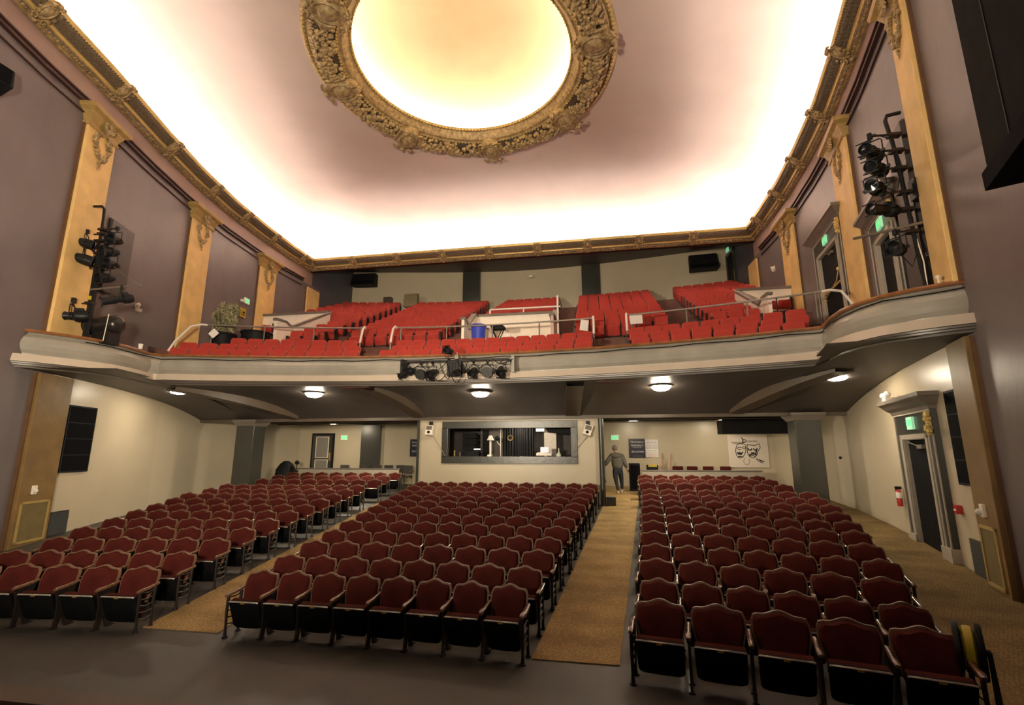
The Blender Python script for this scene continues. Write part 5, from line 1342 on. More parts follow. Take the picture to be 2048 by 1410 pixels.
for z, m, w_, h in ((0.33, mp_, 0.4, 0.012), (0.27, mp_, 0.5, 0.02), (0.22, mp_, 0.42, 0.012), (0.17, mp_, 0.46, 0.012), (0.11, mp_, 0.48, 0.012), (0.05, mp_, 0.52, 0.02), (-0.02, mp_, 0.52, 0.015), (-0.1, mp_, 0.4, 0.012), (-0.18, mp_, 0.42, 0.015), (-0.25, mr_, 0.44, 0.012), (-0.29, mr_, 0.3, 0.012), (-0.33, mr_, 0.4, 0.012), (-0.37, mr_, 0.36, 0.01)):
    mb = MB(); x = -w_ / 2; rnd = random.Random(int(z * 1000))
    while x < w_ / 2: L = 0.02 + rnd.random() * 0.07; mb.box(x, min(w_ / 2, x + L), -0.03, -0.024, z - h / 2, z + h / 2); x += L + 0.012
    mb.build('printed_line', m, b)
t = thing('sponsor_board', 'navy board with pale lettering half hidden behind the left side of the booth', 'sign', (-5.1, 23.48, 2.58))
mb = MB(); mb.box(-0.36, 0.36, -0.03, 0.0, -0.42, 0.42); b = mb.build('board', M_NAVY, t)
for s, z, sz in (('Marketplace', 0.27, 0.115), ("Sotheby's", 0.12, 0.14), ('405.253.9090', -0.17, 0.10)): text('lettering', s, sz, M_PAPER, b, (0.02, -0.034, z), depth=0.002)
# drawing of two theatre masks
t = thing('mask_drawing', 'large pale sheet with a black line drawing of two theatre masks', 'picture', (10.15, 23.47, 2.42))
mb = MB(); mb.box(-0.82, 0.82, -0.02, 0.0, -0.70, 0.70); b = mb.build('sheet', mat('cream_paper', (0.66, 0.58, 0.50), 0.8, var=0.03), t)
mb = MB()
def stroke(P, r=0.014):
    N = [(x, -0.022, z) for x, z in P]; mb.tube(N, r, 4)
def arc_(cx, cz, rx, rz_, a0, a1, n=12): return [(cx + rx * cos(radians(lerp(a0, a1, i / n))), cz + rz_ * sin(radians(lerp(a0, a1, i / n)))) for i in range(n + 1)]
stroke([(-0.48, 0.18), (-0.42, 0.30), (-0.25, 0.34), (-0.10, 0.28), (-0.08, 0.10), (-0.14, -0.10), (-0.24, -0.26), (-0.40, -0.30), (-0.50, -0.18), (-0.52, 0.0), (-0.48, 0.18)])
stroke([(-0.02, 0.28), (0.12, 0.26), (0.28, 0.24), (0.48, 0.32), (0.50, 0.14), (0.40, 0.0), (0.34, -0.16), (0.20, -0.30), (0.04, -0.24), (-0.04, -0.08), (-0.04, 0.12), (-0.02, 0.28)], 0.016)
stroke(arc_(-0.34, 0.12, 0.09, 0.05, 20, 300)); stroke(arc_(-0.16, 0.14, 0.06, 0.05, 0, 360)); stroke(arc_(-0.30, -0.02, 0.06, 0.10, 180, 360)); stroke([(-0.46, -0.06), (-0.36, -0.10), (-0.22, -0.06), (-0.30, -0.14), (-0.42, -0.13), (-0.46, -0.06)], 0.024)
stroke([(-0.46, -0.26), (-0.34, -0.22), (-0.28, -0.26)], 0.026)
stroke(arc_(0.08, 0.10, 0.07, 0.06, 160, 380), 0.026); stroke(arc_(0.30, 0.10, 0.07, 0.06, 160, 380), 0.026); stroke(arc_(0.18, -0.02, 0.07, 0.06, 200, 340), 0.02); stroke(arc_(0.18, -0.22, 0.16, 0.10, 20, 160), 0.032); stroke(arc_(0.16, -0.24, 0.10, 0.05, 20, 160), 0.018)
stroke([(0.36, 0.12), (0.32, -0.04), (0.28, -0.14)], 0.03)
stroke(arc_(-0.12, 0.44, 0.08, 0.05, 0, 360)); stroke([(-0.24, 0.58), (-0.18, 0.52), (-0.2, 0.38), (-0.12, 0.36)], 0.022)
for k in range(9): stroke(arc_(-0.62 + 0.05 * k, 0.36 - 0.02 * (k % 3), 0.05, 0.035, 0, 200 + 20 * k, 6), 0.007)
for k in range(7): stroke(arc_(0.04 + 0.06 * k, 0.40 + 0.02 * (k % 2), 0.04, 0.03, 30, 250, 6), 0.007)
stroke([(-0.16, -0.30), (-0.24, -0.44), (-0.18, -0.56), (-0.04, -0.58), (0.02, -0.46), (0.0, -0.34)], 0.008); stroke([(0.30, -0.34), (0.38, -0.44), (0.52, -0.50), (0.62, -0.42)], 0.012); stroke([(0.40, -0.36), (0.5, -0.44)], 0.026)
for k in range(6): stroke([(0.28 + 0.05 * k, -0.30 - 0.02 * k), (0.36 + 0.05 * k, -0.36 - 0.02 * k)], 0.007)
mb.build('ink_strokes', mat('black_ink', (0.02, 0.02, 0.018), 0.7), b, fix=False)
simple('wall_hook', 'tiny dark hook on the cream wall right of the grey column', 'hook', lambda mb: mb.ball((0, 0, 0), 0.045, 7, 5), M_BLACK, (wx(1, 17.3) - 0.03, 17.3, 2.2))

# ================================================================ STAGE LIGHTS
SLM = {}
def stage_light(x, y, z, yaw, pitch, label, s=1.0, style='par', up=False):
    """clamped at (x,y,z); hangs below; beam points along -Y turned by yaw, pitched down"""
    t = thing('stage_light', label, 'stage light', (x, y, z), yaw, 'black stage lights')
    key = (style,)
    if key not in SLM:
        D = {}
        mb = MB(); mb.box(-0.03, 0.03, -0.035, 0.035, -0.06, 0.045); mb.cyl((0, 0, -0.02), (0, 0, -0.12), 0.014, n=8); mb.cyl((0.03, 0, 0), (0.08, 0, 0), 0.012, n=6); D['clamp'] = mb.mesh('clamp', M_BLACK)
        mb = MB(); w_ = 0.15 if style != 'led' else 0.17
        mb.tube([(-w_, 0, -0.34), (-w_, 0, -0.14), (-w_ + 0.02, 0, -0.11), (w_ - 0.02, 0, -0.11), (w_, 0, -0.14), (w_, 0, -0.34)], 0.011, 5); mb.cyl((-w_ - 0.03, 0, -0.33), (-w_ + 0.03, 0, -0.33), 0.025, n=8); mb.cyl((w_ - 0.03, 0, -0.33), (w_ + 0.03, 0, -0.33), 0.025, n=8)
        D['yoke'] = mb.mesh('yoke', M_BLACK)
        mb = MB()
        def lat(prof, n=16):   # lathe about the Y axis
            rows = [[(r * cos(2 * pi * k / n), yv, r * sin(2 * pi * k / n)) for k in range(n)] for r, yv in prof]; mb.grid(rows, closed=True)
        if style == 'par':
            lat([(0.001, 0.20), (0.07, 0.19), (0.10, 0.12), (0.125, 0.0), (0.13, -0.16), (0.12, -0.16), (0.115, -0.05), (0.001, -0.04)])
            mb.box(-0.14, 0.14, -0.20, -0.165, -0.14, -0.12); mb.box(-0.14, 0.14, -0.20, -0.165, 0.12, 0.14); mb.box(-0.14, -0.12, -0.20, -0.165, -0.14, 0.14); mb.box(0.12, 0.14, -0.20, -0.165, -0.14, 0.14)
        elif style == 'ers':
            lat([(0.001, 0.30), (0.09, 0.28), (0.12, 0.2), (0.12, 0.08), (0.08, 0.04), (0.075, -0.05), (0.095, -0.1), (0.10, -0.36), (0.09, -0.36), (0.085, -0.3), (0.001, -0.29)])
            mb.box(-0.11, 0.11, -0.39, -0.36, -0.11, -0.095); mb.box(-0.11, 0.11, -0.39, -0.36, 0.095, 0.11); mb.box(-0.03, 0.03, 0.05, 0.2, 0.11, 0.16)
            for k in range(6): mb.box(-0.125, 0.125, 0.09 + 0.02 * k, 0.095 + 0.02 * k, -0.02, 0.02)
        else:
            lat([(0.001, 0.10), (0.10, 0.09), (0.14, 0.05), (0.15, -0.05), (0.15, -0.09), (0.13, -0.09), (0.13, -0.07), (0.001, -0.07)])
        D['body'] = mb.mesh('body', M_BLACK, True)
        mb = MB()
        if style == 'led':
            for k in range(18):
                r = 0.0 if k == 0 else (0.05 if k < 7 else 0.10); a = k * 2 * pi / (6 if k < 7 else 11); mb.ball((r * cos(a), -0.075, r * sin(a)), 0.017, 6, 4)
            D['lens'] = mb.mesh('lens', mat('dull_grey_lenses', (0.022, 0.021, 0.02), 0.4, var=0.2), True)
        else:
            yv = -0.05 if style == 'par' else -0.30
            mb.grid([[(r * cos(2 * pi * k / 16), yv - 0.01 + (0.1 - r) * -0.1, r * sin(2 * pi * k / 16)) for k in range(16)] for r in (0.11 if style == 'par' else 0.083, 0.06, 0.001)], closed=True)
            D['lens'] = mb.mesh('lens', M_GLASSD, True)
        SLM[key] = D
    D = SLM[key]; m = -1 if up else 1
    part('clamp', D['clamp'], t, (0, 0, 0), (pi if up else 0, 0, 0), (s, s, s)); part('yoke', D['yoke'], t, (0, 0, 0), (pi if up else 0, 0, 0), (s, s, s))
    b = part('body', D['body'], t, (0, 0, -0.33 * s * m), (radians(pitch), 0, 0), (s, s, s)); part('lens', D['lens'], t, (0, 0, -0.33 * s * m), (radians(pitch), 0, 0), (s, s, s))
    return t
# bar on the balcony front
yb = 12.95
t = thing('lighting_bar', 'black pipe bar with brackets fixed to the middle of the balcony front', 'lighting bar', (0, 0, 0))
mb = MB(); mb.tube([(-1.62, 13.2, 4.55), (-1.62, yb, 4.80), (-1.55, yb, 4.86), (1.42, yb, 4.86), (1.5, yb, 4.80), (1.52, 13.2, 4.6)], 0.028, 8); mb.build('pipe', M_BLACK, t, smooth=True)
for x in (-1.64, 1.55): mb = MB(); mb.box(x - 0.04, x + 0.04, 12.95, 13.5, 4.5, 4.95); mb.build('bracket', M_FASCIA if x > 0 else M_BLACK, t)
mb = MB(); mb.box(-0.28, 0.12, yb - 0.05, yb + 0.05, 4.45, 4.86)
for k in range(5): mb.box(-0.28 + 0.085 * k, -0.22 + 0.085 * k, yb - 0.08, yb + 0.06, 4.42, 4.80)
mb.build('junction_box', M_BLACK, t)
for i, (x, st, yaw, pt, s, l) in enumerate(((-1.45, 'ers', -0.5, 25, 0.85, 'far left end, tilted down'), (-1.05, 'led', 0.0, 8, 1.0, 'with a round face of small lenses, left'), (-0.72, 'par', -0.35, 28, 0.95, 'third from the left'), (0.06, 'ers', -0.15, 22, 0.8, 'below the middle junction box'),
                                  (0.46, 'par', -0.1, 32, 0.9, 'right of the junction box'), (0.85, 'led', 0.0, 8, 1.0, 'with a round face of small lenses, right'), (1.22, 'par', 0.15, 38, 0.9, 'far right end'))):
    stage_light(x, yb, 4.83, yaw, pt, 'black stage light on the balcony front bar, ' + l, s, st)
stage_light(-0.26, yb, 4.88, -0.3, -5, 'black stage light standing up above the middle of the balcony front bar', 0.8, 'par', up=True)
simple('colour_scroller', 'small pale motor box with a blue cap above the balcony front bar', 'device', lambda mb: (mb.box(-0.05, 0.05, -0.05, 0.05, 0, 0.10), mb.cyl((0, 0, 0.10), (0, 0, 0.2), 0.02)), M_PIPE, (-0.02, yb, 4.9))
rnd = random.Random(5)
for i, (xa, xb, sag) in enumerate(((-1.5, -1.05, 0.2), (-1.1, -0.3, 0.32), (-0.9, -0.1, 0.55), (-0.5, 0.0, 0.5), (0.0, 0.5, 0.3), (0.4, 0.9, 0.22), (0.8, 1.45, 0.3), (-0.3, 0.3, 0.62), (1.0, 1.55, 0.12))):
    mb = MB(); P = [(lerp(xa, xb, k / 12), yb - 0.06 - 0.05 * sin(k), 4.85 - sag * sin(pi * k / 12)) for k in range(13)]; mb.tube(P, 0.011, 5)
    tag(mb.build('power_cable', M_BLACKP), 'thin black cable on the balcony front bar, ' + ['looping at the far left under the bar', 'looping just left of the junction box', 'hanging lowest left of the middle', 'crossing under the junction box', 'right of the junction box', 'beside the right ring-faced light', 'looping at the far right end', 'hanging deepest under the middle', 'over the right bracket'][i], 'cable', 'cables looping under the balcony front lighting bar')
# left box stand
t = thing('lighting_stand', 'upright black pipe with clamps in the left side box', 'lighting stand', (-8.95, 10.0, 4.5))
mb = MB(); mb.tube([(0.05, 0, 0), (0.03, 0, 1.0), (0, 0, 3.9), (-0.0, -0.02, 4.2), (-0.06, -0.04, 4.28), (-0.3, -0.06, 4.29)], 0.035, 8); mb.build('pole', M_BLACK, t, smooth=True)
mb = MB(); mb.tube([(0.12, 0.02, 0), (0.1, 0.02, 3.1)], 0.045, 8); mb.build('pole', M_BLACK, t)
for z, xe in ((1.60, -0.18), (2.58, 0.42), (2.95, 0.52), (3.10, -0.20), (3.30, 0.42), (3.50, -0.20), (3.62, 0.52)): mb = MB(); mb.box(-0.05, 0.16, -0.07, 0.07, z - 0.03, z + 0.03); mb.box(min(0.0, xe), max(0.0, xe), -0.03, 0.0, z - 0.015, z + 0.015); mb.build('clamp', M_IRON, t)
mb = MB(); mb.cyl((0.05, -0.05, 1.95), (1.55, -0.05, 1.98), 0.025, n=8); mb.build('cross_arm', M_PIPE, t)
mb = MB(); mb.tube([(0.1, 0, 2.9), (0.9, -0.03, 2.35), (1.5, -0.05, 2.0)], 0.008, 5); mb.build('guy_wire', M_PIPE, t)
mb = MB(); mb.box(0.02, 0.09, -0.06, -0.02, 1.68, 1.78); mb.build('tag', M_YELLOW, t)
mb = MB(); mb.lathe([(0.001, 0), (0.3, 0), (0.3, 0.03), (0.05, 0.05)], n=16); mb.build('base', M_BLACK, t)
for x, z, yaw, pt, l, st in ((-8.45, 8.12, 0.15, 12, 'topmost of the column', 'par'), (-8.55, 7.80, -0.3, 14, 'second from the top', 'par'), (-8.45, 7.45, 0.1, 12, 'third from the top', 'par'), (-8.55, 7.08, -0.2, 16, 'lowest of the column', 'par')):
    stage_light(x, 10.0, z, yaw, pt, 'black stage light right of the left box pipe, ' + l, 1.0, st)
stage_light(-7.95, 9.95, 6.46, -0.6, 20, 'black stage light hanging from the long cross arm in the left box', 1.0, 'ers')
stage_light(-9.12, 9.8, 8.0, 2.2, 12, 'black stage light left of the left box pipe, upper', 1.0, 'par'); stage_light(-9.12, 9.8, 7.6, 2.4, 12, 'black stage light left of the left box pipe, lower', 1.1, 'par')
stage_light(-9.1, 9.75, 6.12, -0.9, 5, 'black stage light low at the foot of the left box pipe', 1.25, 'ers')
# followspot
t = thing('follow_spot', 'large dark barrel followspot on a stand in the left side box', 'spotlight', (-8.75, 10.25, 4.5), 0)
mb = MB(); 
def latx(mb, prof, n=22, c=(0, 0, 0)):
    rows = [[(c[0] + xv, c[1] + r * cos(2 * pi * k / n), c[2] + r * sin(2 * pi * k / n)) for k in range(n)] for r, xv in prof]; mb.grid(rows, closed=True)
latx(mb, [(0.001, 0.60), (0.12, 0.60), (0.20, 0.54), (0.22, 0.5), (0.22, -0.25), (0.24, -0.26), (0.24, -0.34), (0.21, -0.34), (0.2, -0.2), (0.001, -0.2)], c=(0, 0, 1.08)); b = mb.build('barrel', mat('bronze_black_metal', (0.035, 0.03, 0.028), 0.3, metal=0.5, var=0.2), t, smooth=True, fix=False)
mb = MB(); mb.box(-0.05, 0.45, -0.16, 0.16, 0.55, 0.88); mb.build('ballast_box', M_BLACK, t)
mb = MB(); mb.cyl((0, 0, 0), (0, 0, 0.85), 0.04)
for a in (0.3, 2.4, 4.5): mb.tube([(0, 0, 0.3), (0.4 * cos(a), 0.3 * sin(a), 0.0)], 0.02, 6)
mb.build('stand', M_BLACK, t)
mb = MB(); latx(mb, [(0.2, -0.3), (0.15, -0.32), (0.001, -0.33)], c=(0, 0, 1.08)); mb.build('lens', M_GLASSD, t, fix=False)
mb = MB(); mb.tube([(0.42, -0.2, 1.3), (0.44, -0.23, 1.0), (0.4, -0.22, 0.6)], 0.01, 5); mb.build('hanging_cord', M_WHITE, t)
# right box stand
t = thing('lighting_stand', 'upright black pipe with clamps and cables in the right side box', 'lighting stand', (9.62, 9.75, 4.5))
mb = MB(); mb.tube([(0.22, 0, 0), (0.12, 0, 1.2), (0.02, 0, 3.6), (-0.06, 0, 4.25), (-0.02, 0, 4.36), (0.22, 0.0, 4.40)], 0.038, 8); mb.build('pole', M_BLACK, t, smooth=True)
mb = MB(); mb.tube([(0.18, 0.04, 0), (0.08, 0.04, 3.2)], 0.03, 8); mb.build('pole', M_BLACK, t)
for z, xe in ((1.90, -0.26), (2.35, 0.1), (2.70, -0.36), (3.20, -0.46), (3.58, -0.38), (3.92, -0.42)): mb = MB(); mb.box(-0.06, 0.16, -0.07, 0.07, z - 0.03, z + 0.03); mb.box(xe, 0.0, -0.06, -0.03, z - 0.015, z + 0.015); mb.build('clamp', M_IRON, t)
mb = MB(); mb.cyl((0.3, -0.05, 2.06), (-0.95, -0.05, 1.82), 0.028, n=8); mb.build('cross_arm', M_PIPE, t)
for k, P in enumerate(([(-0.5, 0, 3.75), (-0.3, -0.05, 3.95), (0.0, -0.05, 3.8), (0.05, 0, 3.3)], [(-0.35, 0, 3.4), (0.0, -0.08, 3.55), (0.1, 0, 3.2), (0.02, 0, 2.7)], [(0.1, 0, 2.0), (0.15, -0.05, 1.3), (0.16, 0, 0.2)], [(-0.2, 0, 1.5), (-0.05, -0.06, 1.2), (0.1, 0, 1.5), (0.12, 0, 2.2)], [(-0.4, -0.02, 2.9), (-0.1, -0.08, 2.7), (0.02, 0, 3.0)])):
    mb = MB(); mb.tube(P, 0.012, 5); mb.build('cable', M_WHITE if k == 2 else M_BLACKP, t)
mb = MB(); mb.box(0.2, 0.36, -0.1, 0.1, 2.55, 2.95); mb.box(0.18, 0.2, -0.05, 0.05, 2.7, 2.85); mb.build('dimmer_box', M_BLACK, t)
mb = MB(); mb.lathe([(0.001, 0), (0.28, 0), (0.28, 0.03), (0.05, 0.05)], (0.2, 0, 0), 16); mb.build('base', M_BLACK, t)
for x, z, yaw, pt, l in ((9.22, 8.42, -0.75, 8, 'topmost of the column'), (9.26, 8.08, -0.75, 12, 'second from the top'), (9.18, 7.70, -0.65, 14, 'third from the top')):
    stage_light(x, 9.7, z, yaw, pt, 'black stage light left of the right box pipe, ' + l, 1.15, 'ers')
stage_light(9.28, 9.7, 7.2, -1.1, 6, 'black stage light with a gilt scroll behind it in the right box', 1.05, 'ers')
stage_light(9.38, 9.7, 6.40, -0.9, 5, 'black stage light hanging under the cross arm in the right box', 1.05, 'par')
stage_light(9.98, 9.72, 6.15, 1.2, 0, 'small black stage light near the gold pilaster in the right box', 0.7, 'par')
simple('rail_lamp', 'tiny pale lamp at the outer end of the right box rail', 'lamp', lambda mb: (mb.cyl((0, 0, 0), (0, 0, 0.1), 0.015), mb.ball((0, 0, 0.13), 0.04, 7, 5)), M_WHITE, (9.55, 9.06, 5.14))

# ================================================================ NEAR THE STAGE
# dark hanging loudspeaker / masking box at upper right
t = thing('proscenium_speaker', 'huge dark grey cabinet hanging near the stage at the upper right', 'speaker', (7.87, 5.4, 0), 0.0)
A_ = Vector((0, 0)); B_ = Vector((-0.98, -2.8)); N_ = Vector((0.50, -0.18))
L = 2.9   # local x runs back towards the stage when negative
def slabp(mb, e, z0, z1, k=1.0):
    P = [A_ + Vector((0.35 * e, e)) - N_ * e, B_ - N_ * e, B_ + N_ * k, A_ + N_ * k]
    mb.hexa([(p.x, p.y, z0) for p in P] + [(p.x, p.y, z1) for p in P])
mb = MB(); slabp(mb, 0.0, 5.22, 9.4); mb.build('cabinet', mat('charcoal_cabinet', (0.012, 0.011, 0.010), 0.9, var=0.15, spec=0.05), t)
mb = MB(); slabp(mb, 0.06, 5.02, 5.215, 1.05); mb.build('bottom_grille', M_MESH, t)
mb = MB()
for f_ in (0.22, 0.5, 0.8):
    q = A_.lerp(B_, f_) - N_ * 0.012; mb.box(q.x - 0.006, q.x + 0.006, q.y - 0.006, q.y + 0.006, 5.22, 9.4)
mb.build('seam', M_BLACK, t)
t = thing('wall_speaker', 'small black loudspeaker high on the left wall near the stage', 'speaker', (wx(-1, 6.75) + 0.1, 6.75, 9.95))
mb = MB(); mb.hexa([(-0.1, -0.35, -0.2), (0.3, -0.3, -0.1), (0.3, 0.3, -0.1), (-0.1, 0.35, -0.2), (-0.1, -0.35, 0.3), (0.25, -0.3, 0.3), (0.25, 0.3, 0.3), (-0.1, 0.35, 0.3)]); mb.build('cabinet', M_BLACKP, t, bevel=0.02)
mb = MB(); mb.box(0.28, 0.32, -0.22, 0.22, -0.08, 0.25); mb.build('grille', M_MESH, t)
# cable drum with yellow band by the stage
t = thing('cable_drum', 'black cable drum with a yellow band standing beyond the right front seats', 'drum', (7.0, 5.45, 0.06), -0.5)
mb = MB()
latx(mb, [(0.10, -0.10), (0.22, -0.10), (0.23, -0.08), (0.23, -0.06), (0.16, -0.05), (0.16, 0.05), (0.23, 0.06), (0.23, 0.08), (0.22, 0.10), (0.10, 0.10), (0.10, -0.10)], c=(0, 0, 0.58), n=28); mb.build('drum', M_BLACKP, t, smooth=True, fix=False)
mb = MB(); latx(mb, [(0.165, -0.045), (0.195, -0.03), (0.20, 0.0), (0.195, 0.03), (0.165, 0.045)], c=(0, 0, 0.58), n=28); mb.build('yellow_cable', M_YELLOW, t, smooth=True, fix=False)
mb = MB(); mb.tube([(-0.14, -0.25, 0), (-0.13, 0, 0.58), (-0.14, 0.25, 0)], 0.02, 6); mb.tube([(0.14, -0.25, 0), (0.13, 0, 0.58), (0.14, 0.25, 0)], 0.02, 6); mb.cyl((-0.14, 0, 0.58), (0.14, 0, 0.58), 0.03); mb.build('stand', M_BLACK, t)

# ================================================================ THE WALKING MAN
PY = 19.9; PX = 4.40; PF = floorz(PY)
man = thing('person', 'person with grey hair, grey sweatshirt and dark jeans walking away up the right aisle', 'person', (PX, PY, PF))
def skin_fig(name, verts, edges, radii, m, parent, sub=2, root=0):
    me = bpy.data.meshes.new(name); me.from_pydata(verts, edges, []); o = bpy.data.objects.new(name, me); COL.objects.link(o); o.parent = parent
    md = o.modifiers.new('skin', 'SKIN'); md.use_smooth_shade = True
    for i, r in enumerate(radii):
        sv = me.skin_vertices[0].data[i]; sv.radius = r if isinstance(r, tuple) else (r, r); sv.use_root = (i == root)
    s = o.modifiers.new('sub', 'SUBSURF'); s.levels = sub; s.render_levels = sub
    if isinstance(m, (list, tuple)):
        for q in m: me.materials.append(q)
    else: me.materials.append(m)
    return o
M_SKIN = mat('skin_tone', (0.42, 0.22, 0.14), 0.55, var=0.06)
M_HOOD = mat('grey_sweatshirt', (0.10, 0.095, 0.078), 0.85, var=0.14, vscale=9, bump=0.4, bscale=14)
M_JEAN = mat('dark_blue_jeans', (0.016, 0.020, 0.027), 0.8, var=0.2, vscale=10, bump=0.3, bscale=18)
M_HAIR = mat('grey_hair', (0.24, 0.21, 0.18), 0.7, var=0.25, vscale=30, bump=0.6, bscale=60)
M_SHOE = mat('pale_sneaker', (0.55, 0.47, 0.36), 0.6, var=0.1)
# whole body: one continuous surface (skin), clothes are fitted shells over it
V = []; E = []; RR = []
def nv(p, r, par=None):
    V.append(p); RR.append(r)
    if par is not None: E.append((par, len(V) - 1))
    return len(V) - 1
pel = nv((0.02, 0, 0.93), (0.15, 0.11)); sp1 = nv((0.02, 0.0, 1.10), (0.145, 0.10), pel); ch = nv((0.0, 0.01, 1.30), (0.17, 0.115), sp1); up_ = nv((-0.01, 0.02, 1.42), (0.13, 0.09), ch); nk = nv((-0.02, 0.045, 1.50), 0.055, up_); hd0 = nv((-0.035, 0.07, 1.57), 0.065, nk); hd1 = nv((-0.05, 0.085, 1.66), (0.078, 0.095), hd0); hd2 = nv((-0.055, 0.085, 1.735), (0.06, 0.075), hd1)
lsh = nv((-0.17, 0.02, 1.40), 0.062, up_); lel = nv((-0.36, -0.05, 1.17), 0.046, lsh); lwr = nv((-0.50, 0.02, 0.985), 0.032, lel)
rsh = nv((0.17, 0.02, 1.39), 0.062, up_); rel = nv((0.30, 0.0, 1.12), 0.046, rsh); rwr = nv((0.38, 0.08, 0.90), 0.032, rel)
lhp = nv((-0.085, 0, 0.86), (0.10, 0.10), pel); lkn = nv((-0.06, -0.03, 0.48), 0.062, lhp); lan = nv((0.0, -0.16, 0.10), 0.042, lkn)
rhp = nv((0.12, 0, 0.86), (0.10, 0.10), pel); rkn = nv((0.15, 0.12, 0.50), 0.062, rhp); ran = nv((0.16, 0.16, 0.10), 0.042, rkn)
RR = [tuple(0.6 * q for q in r) if isinstance(r, tuple) and i < 4 or i in (17, 20) and isinstance(r, tuple) else r for i, r in enumerate(RR)]; RR = [0.7 * r if i in (8, 9, 11, 12) else r for i, r in enumerate(RR)]
body = skin_fig('body', V, E, RR, M_SKIN, man)
# sweatshirt
V = []; E = []; RR = []
a0 = nv((0.02, 0, 0.86), (0.205, 0.17)); a1 = nv((0.02, 0, 1.05), (0.235, 0.18), a0); a2 = nv((0.01, 0.0, 1.2), (0.24, 0.18), a1); a3 = nv((0.0, 0.01, 1.33), (0.235, 0.17), a2); a4 = nv((-0.01, 0.02, 1.43), (0.175, 0.13), a3); a5 = nv((-0.02, 0.04, 1.49), 0.075, a4)
b = nv((-0.185, 0.02, 1.39), 0.11, a4); b = nv((-0.29, -0.03, 1.26), 0.10, b); b = nv((-0.37, -0.05, 1.15), 0.094, b); b = nv((-0.45, -0.01, 1.05), 0.078, b); nv((-0.49, 0.01, 1.0), 0.045, b)
b = nv((0.185, 0.02, 1.385), 0.11, a4); b = nv((0.255, 0.01, 1.24), 0.10, b); b = nv((0.305, 0.0, 1.11), 0.09, b); b = nv((0.35, 0.05, 0.98), 0.076, b); nv((0.375, 0.075, 0.93), 0.044, b)
skin_fig('sweatshirt', V, E, RR, M_HOOD, man)
V = []; E = []; RR = []
p0 = nv((0.02, 0, 1.04), (0.18, 0.14)); p1 = nv((0.02, 0, 0.88), (0.195, 0.16), p0)
b = nv((-0.08, 0, 0.76), 0.12, p1); b = nv((-0.075, -0.02, 0.60), 0.10, b); b = nv((-0.055, -0.035, 0.46), 0.084, b); b = nv((-0.02, -0.10, 0.26), 0.064, b); nv((0.0, -0.155, 0.10), 0.062, b)
b = nv((0.125, 0.02, 0.76), 0.12, p1); b = nv((0.14, 0.08, 0.62), 0.10, b); b = nv((0.155, 0.125, 0.48), 0.084, b); b = nv((0.165, 0.15, 0.26), 0.064, b); nv((0.16, 0.17, 0.13), 0.062, b)
skin_fig('jeans', V, E, RR, M_JEAN, man)
mb = MB(); 
mb.ball((-0.053, 0.078, 1.69), 0.108, 14, 10, (0.92, 1.08, 1.05)); 
rnd = random.Random(9)
for k in range(70):
    u = Vector((rnd.gauss(0, 1), rnd.gauss(0, 1) - 0.5, rnd.gauss(0, 1) + 0.35)).normalized(); mb.ball((-0.053 + u.x * 0.095, 0.078 + u.y * 0.108, 1.69 + u.z * 0.105), 0.020, 5, 4)
mb.build('hair', M_HAIR, man, smooth=True, fix=False)
for s in (-1, 1):
    mb = MB(); mb.ball((-0.053 + s * 0.095, 0.10, 1.655), 0.03, 8, 6, (0.5, 0.8, 1.15)); mb.build('ear', M_SKIN, man, smooth=True)
mb = MB(); mb.ball((-0.055, 0.19, 1.655), 0.02, 6, 5, (0.8, 1.3, 1.3)); mb.build('nose', M_SKIN, man, smooth=True)
for s in (-1, 1): mb = MB(); mb.ball((-0.053 + s * 0.035, 0.168, 1.685), 0.012, 6, 5); mb.build('eye', M_PAPER, man, smooth=True)
mb = MB(); mb.box(-0.08, -0.03, 0.172, 0.180, 1.608, 1.614); mb.build('mouth', M_OXBLOOD, man)
def shoe(x, y, z, pitch, yaw):
    mb = MB(); rows = []
    for yv, w_, h in ((-0.10, 0.025, 0.04), (-0.09, 0.038, 0.075), (-0.02, 0.042, 0.09), (0.05, 0.045, 0.07), (0.13, 0.048, 0.05), (0.18, 0.035, 0.035), (0.195, 0.015, 0.02)):
        rows.append([(w_ * cos(a), yv, max(0.0, h * 0.5 + h * 0.55 * sin(a))) for a in [2 * pi * k / 12 for k in range(12)]])
    mb.grid(rows, closed=True); mb.f += [tuple(range(12)), tuple(range(72, 84))]; mb.m += [0, 0]
    o = mb.build('shoe', M_SHOE, man, smooth=True); o.location = (x, y, z); o.rotation_euler = (pitch, 0, yaw)
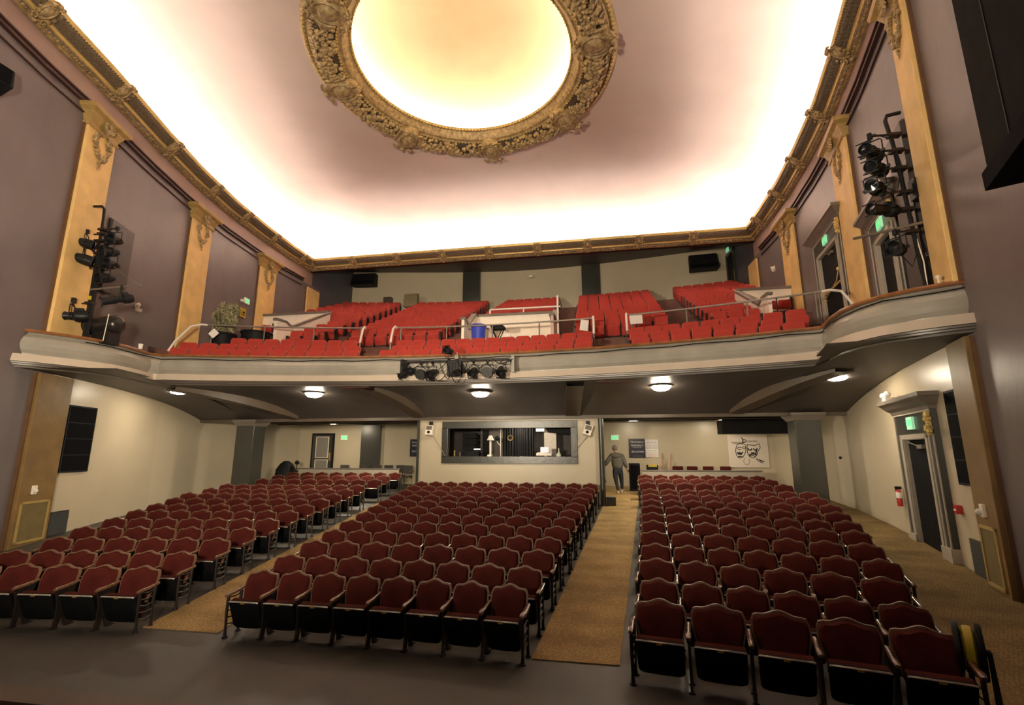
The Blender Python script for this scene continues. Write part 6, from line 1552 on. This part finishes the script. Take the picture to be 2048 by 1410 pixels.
shoe(0.0, -0.12, 0.0, 0.0, 0.05); shoe(0.165, 0.19, 0.01, -0.0, -0.1)
def hand(wrist, d, curl, side, parent):
    """palm and five fingers; d = direction of the hand, curl in radians"""
    V.clear(); E.clear(); RR.clear()
    d = Vector(d).normalized(); sdir = Vector((side, 0.2, 0)).normalized(); nrm = d.cross(sdir).normalized(); sdir = nrm.cross(d).normalized()
    w0 = Vector(wrist); r0 = nv(tuple(w0), (0.022, 0.026)); r1 = nv(tuple(w0 + d * 0.045), (0.02, 0.034), r0); r2 = nv(tuple(w0 + d * 0.085), (0.017, 0.034), r1)
    for k, (off, L) in enumerate(((-0.030, 0.068), (-0.010, 0.08), (0.010, 0.074), (0.028, 0.058))):
        b = w0 + d * 0.088 + sdir * off; i = nv(tuple(b), 0.0092, r2); dd = d.copy(); p = b
        for j in range(3):
            dd = (dd * cos(curl) + nrm * sin(curl)).normalized(); p = p + dd * L * (0.42, 0.33, 0.25)[j]; i = nv(tuple(p), (0.0088, 0.0082, 0.007)[j], i)
    b = w0 + d * 0.03 - sdir * 0.03; i = nv(tuple(b), 0.011, r1); p = b + (d * 0.6 - sdir * 0.8).normalized() * 0.035; i = nv(tuple(p), 0.0095, i); nv(tuple(p + (d * 0.85 - sdir * 0.3 + nrm * 0.3).normalized() * 0.03), 0.008, i)
    return skin_fig('hand', list(V), list(E), list(RR), M_SKIN, parent, 1)
hand((0.38, 0.085, 0.915), (0.08, 0.25, -1), 0.35, 1, man)
hand((-0.50, 0.02, 0.985), (-0.55, 0.15, -0.55), 0.75, -1, man)
# the folded metal frame he carries
t = thing('carried_stand', 'thin dark triangular metal frame held in the left hand of the walking man', 'frame', (PX - 0.60, PY + 0.02, PF + 0.86))
mb = MB(); mb.tube([(0.02, 0, 0.04), (0.02, 0.0, -0.42), (0.17, 0, -0.46), (0.03, 0, 0.04)], 0.013, 6); mb.build('frame', M_BLACK, t)
mb = MB(); mb.box(0.0, 0.16, -0.03, 0.03, -0.5, -0.45); mb.build('foot', M_BLACK, t)
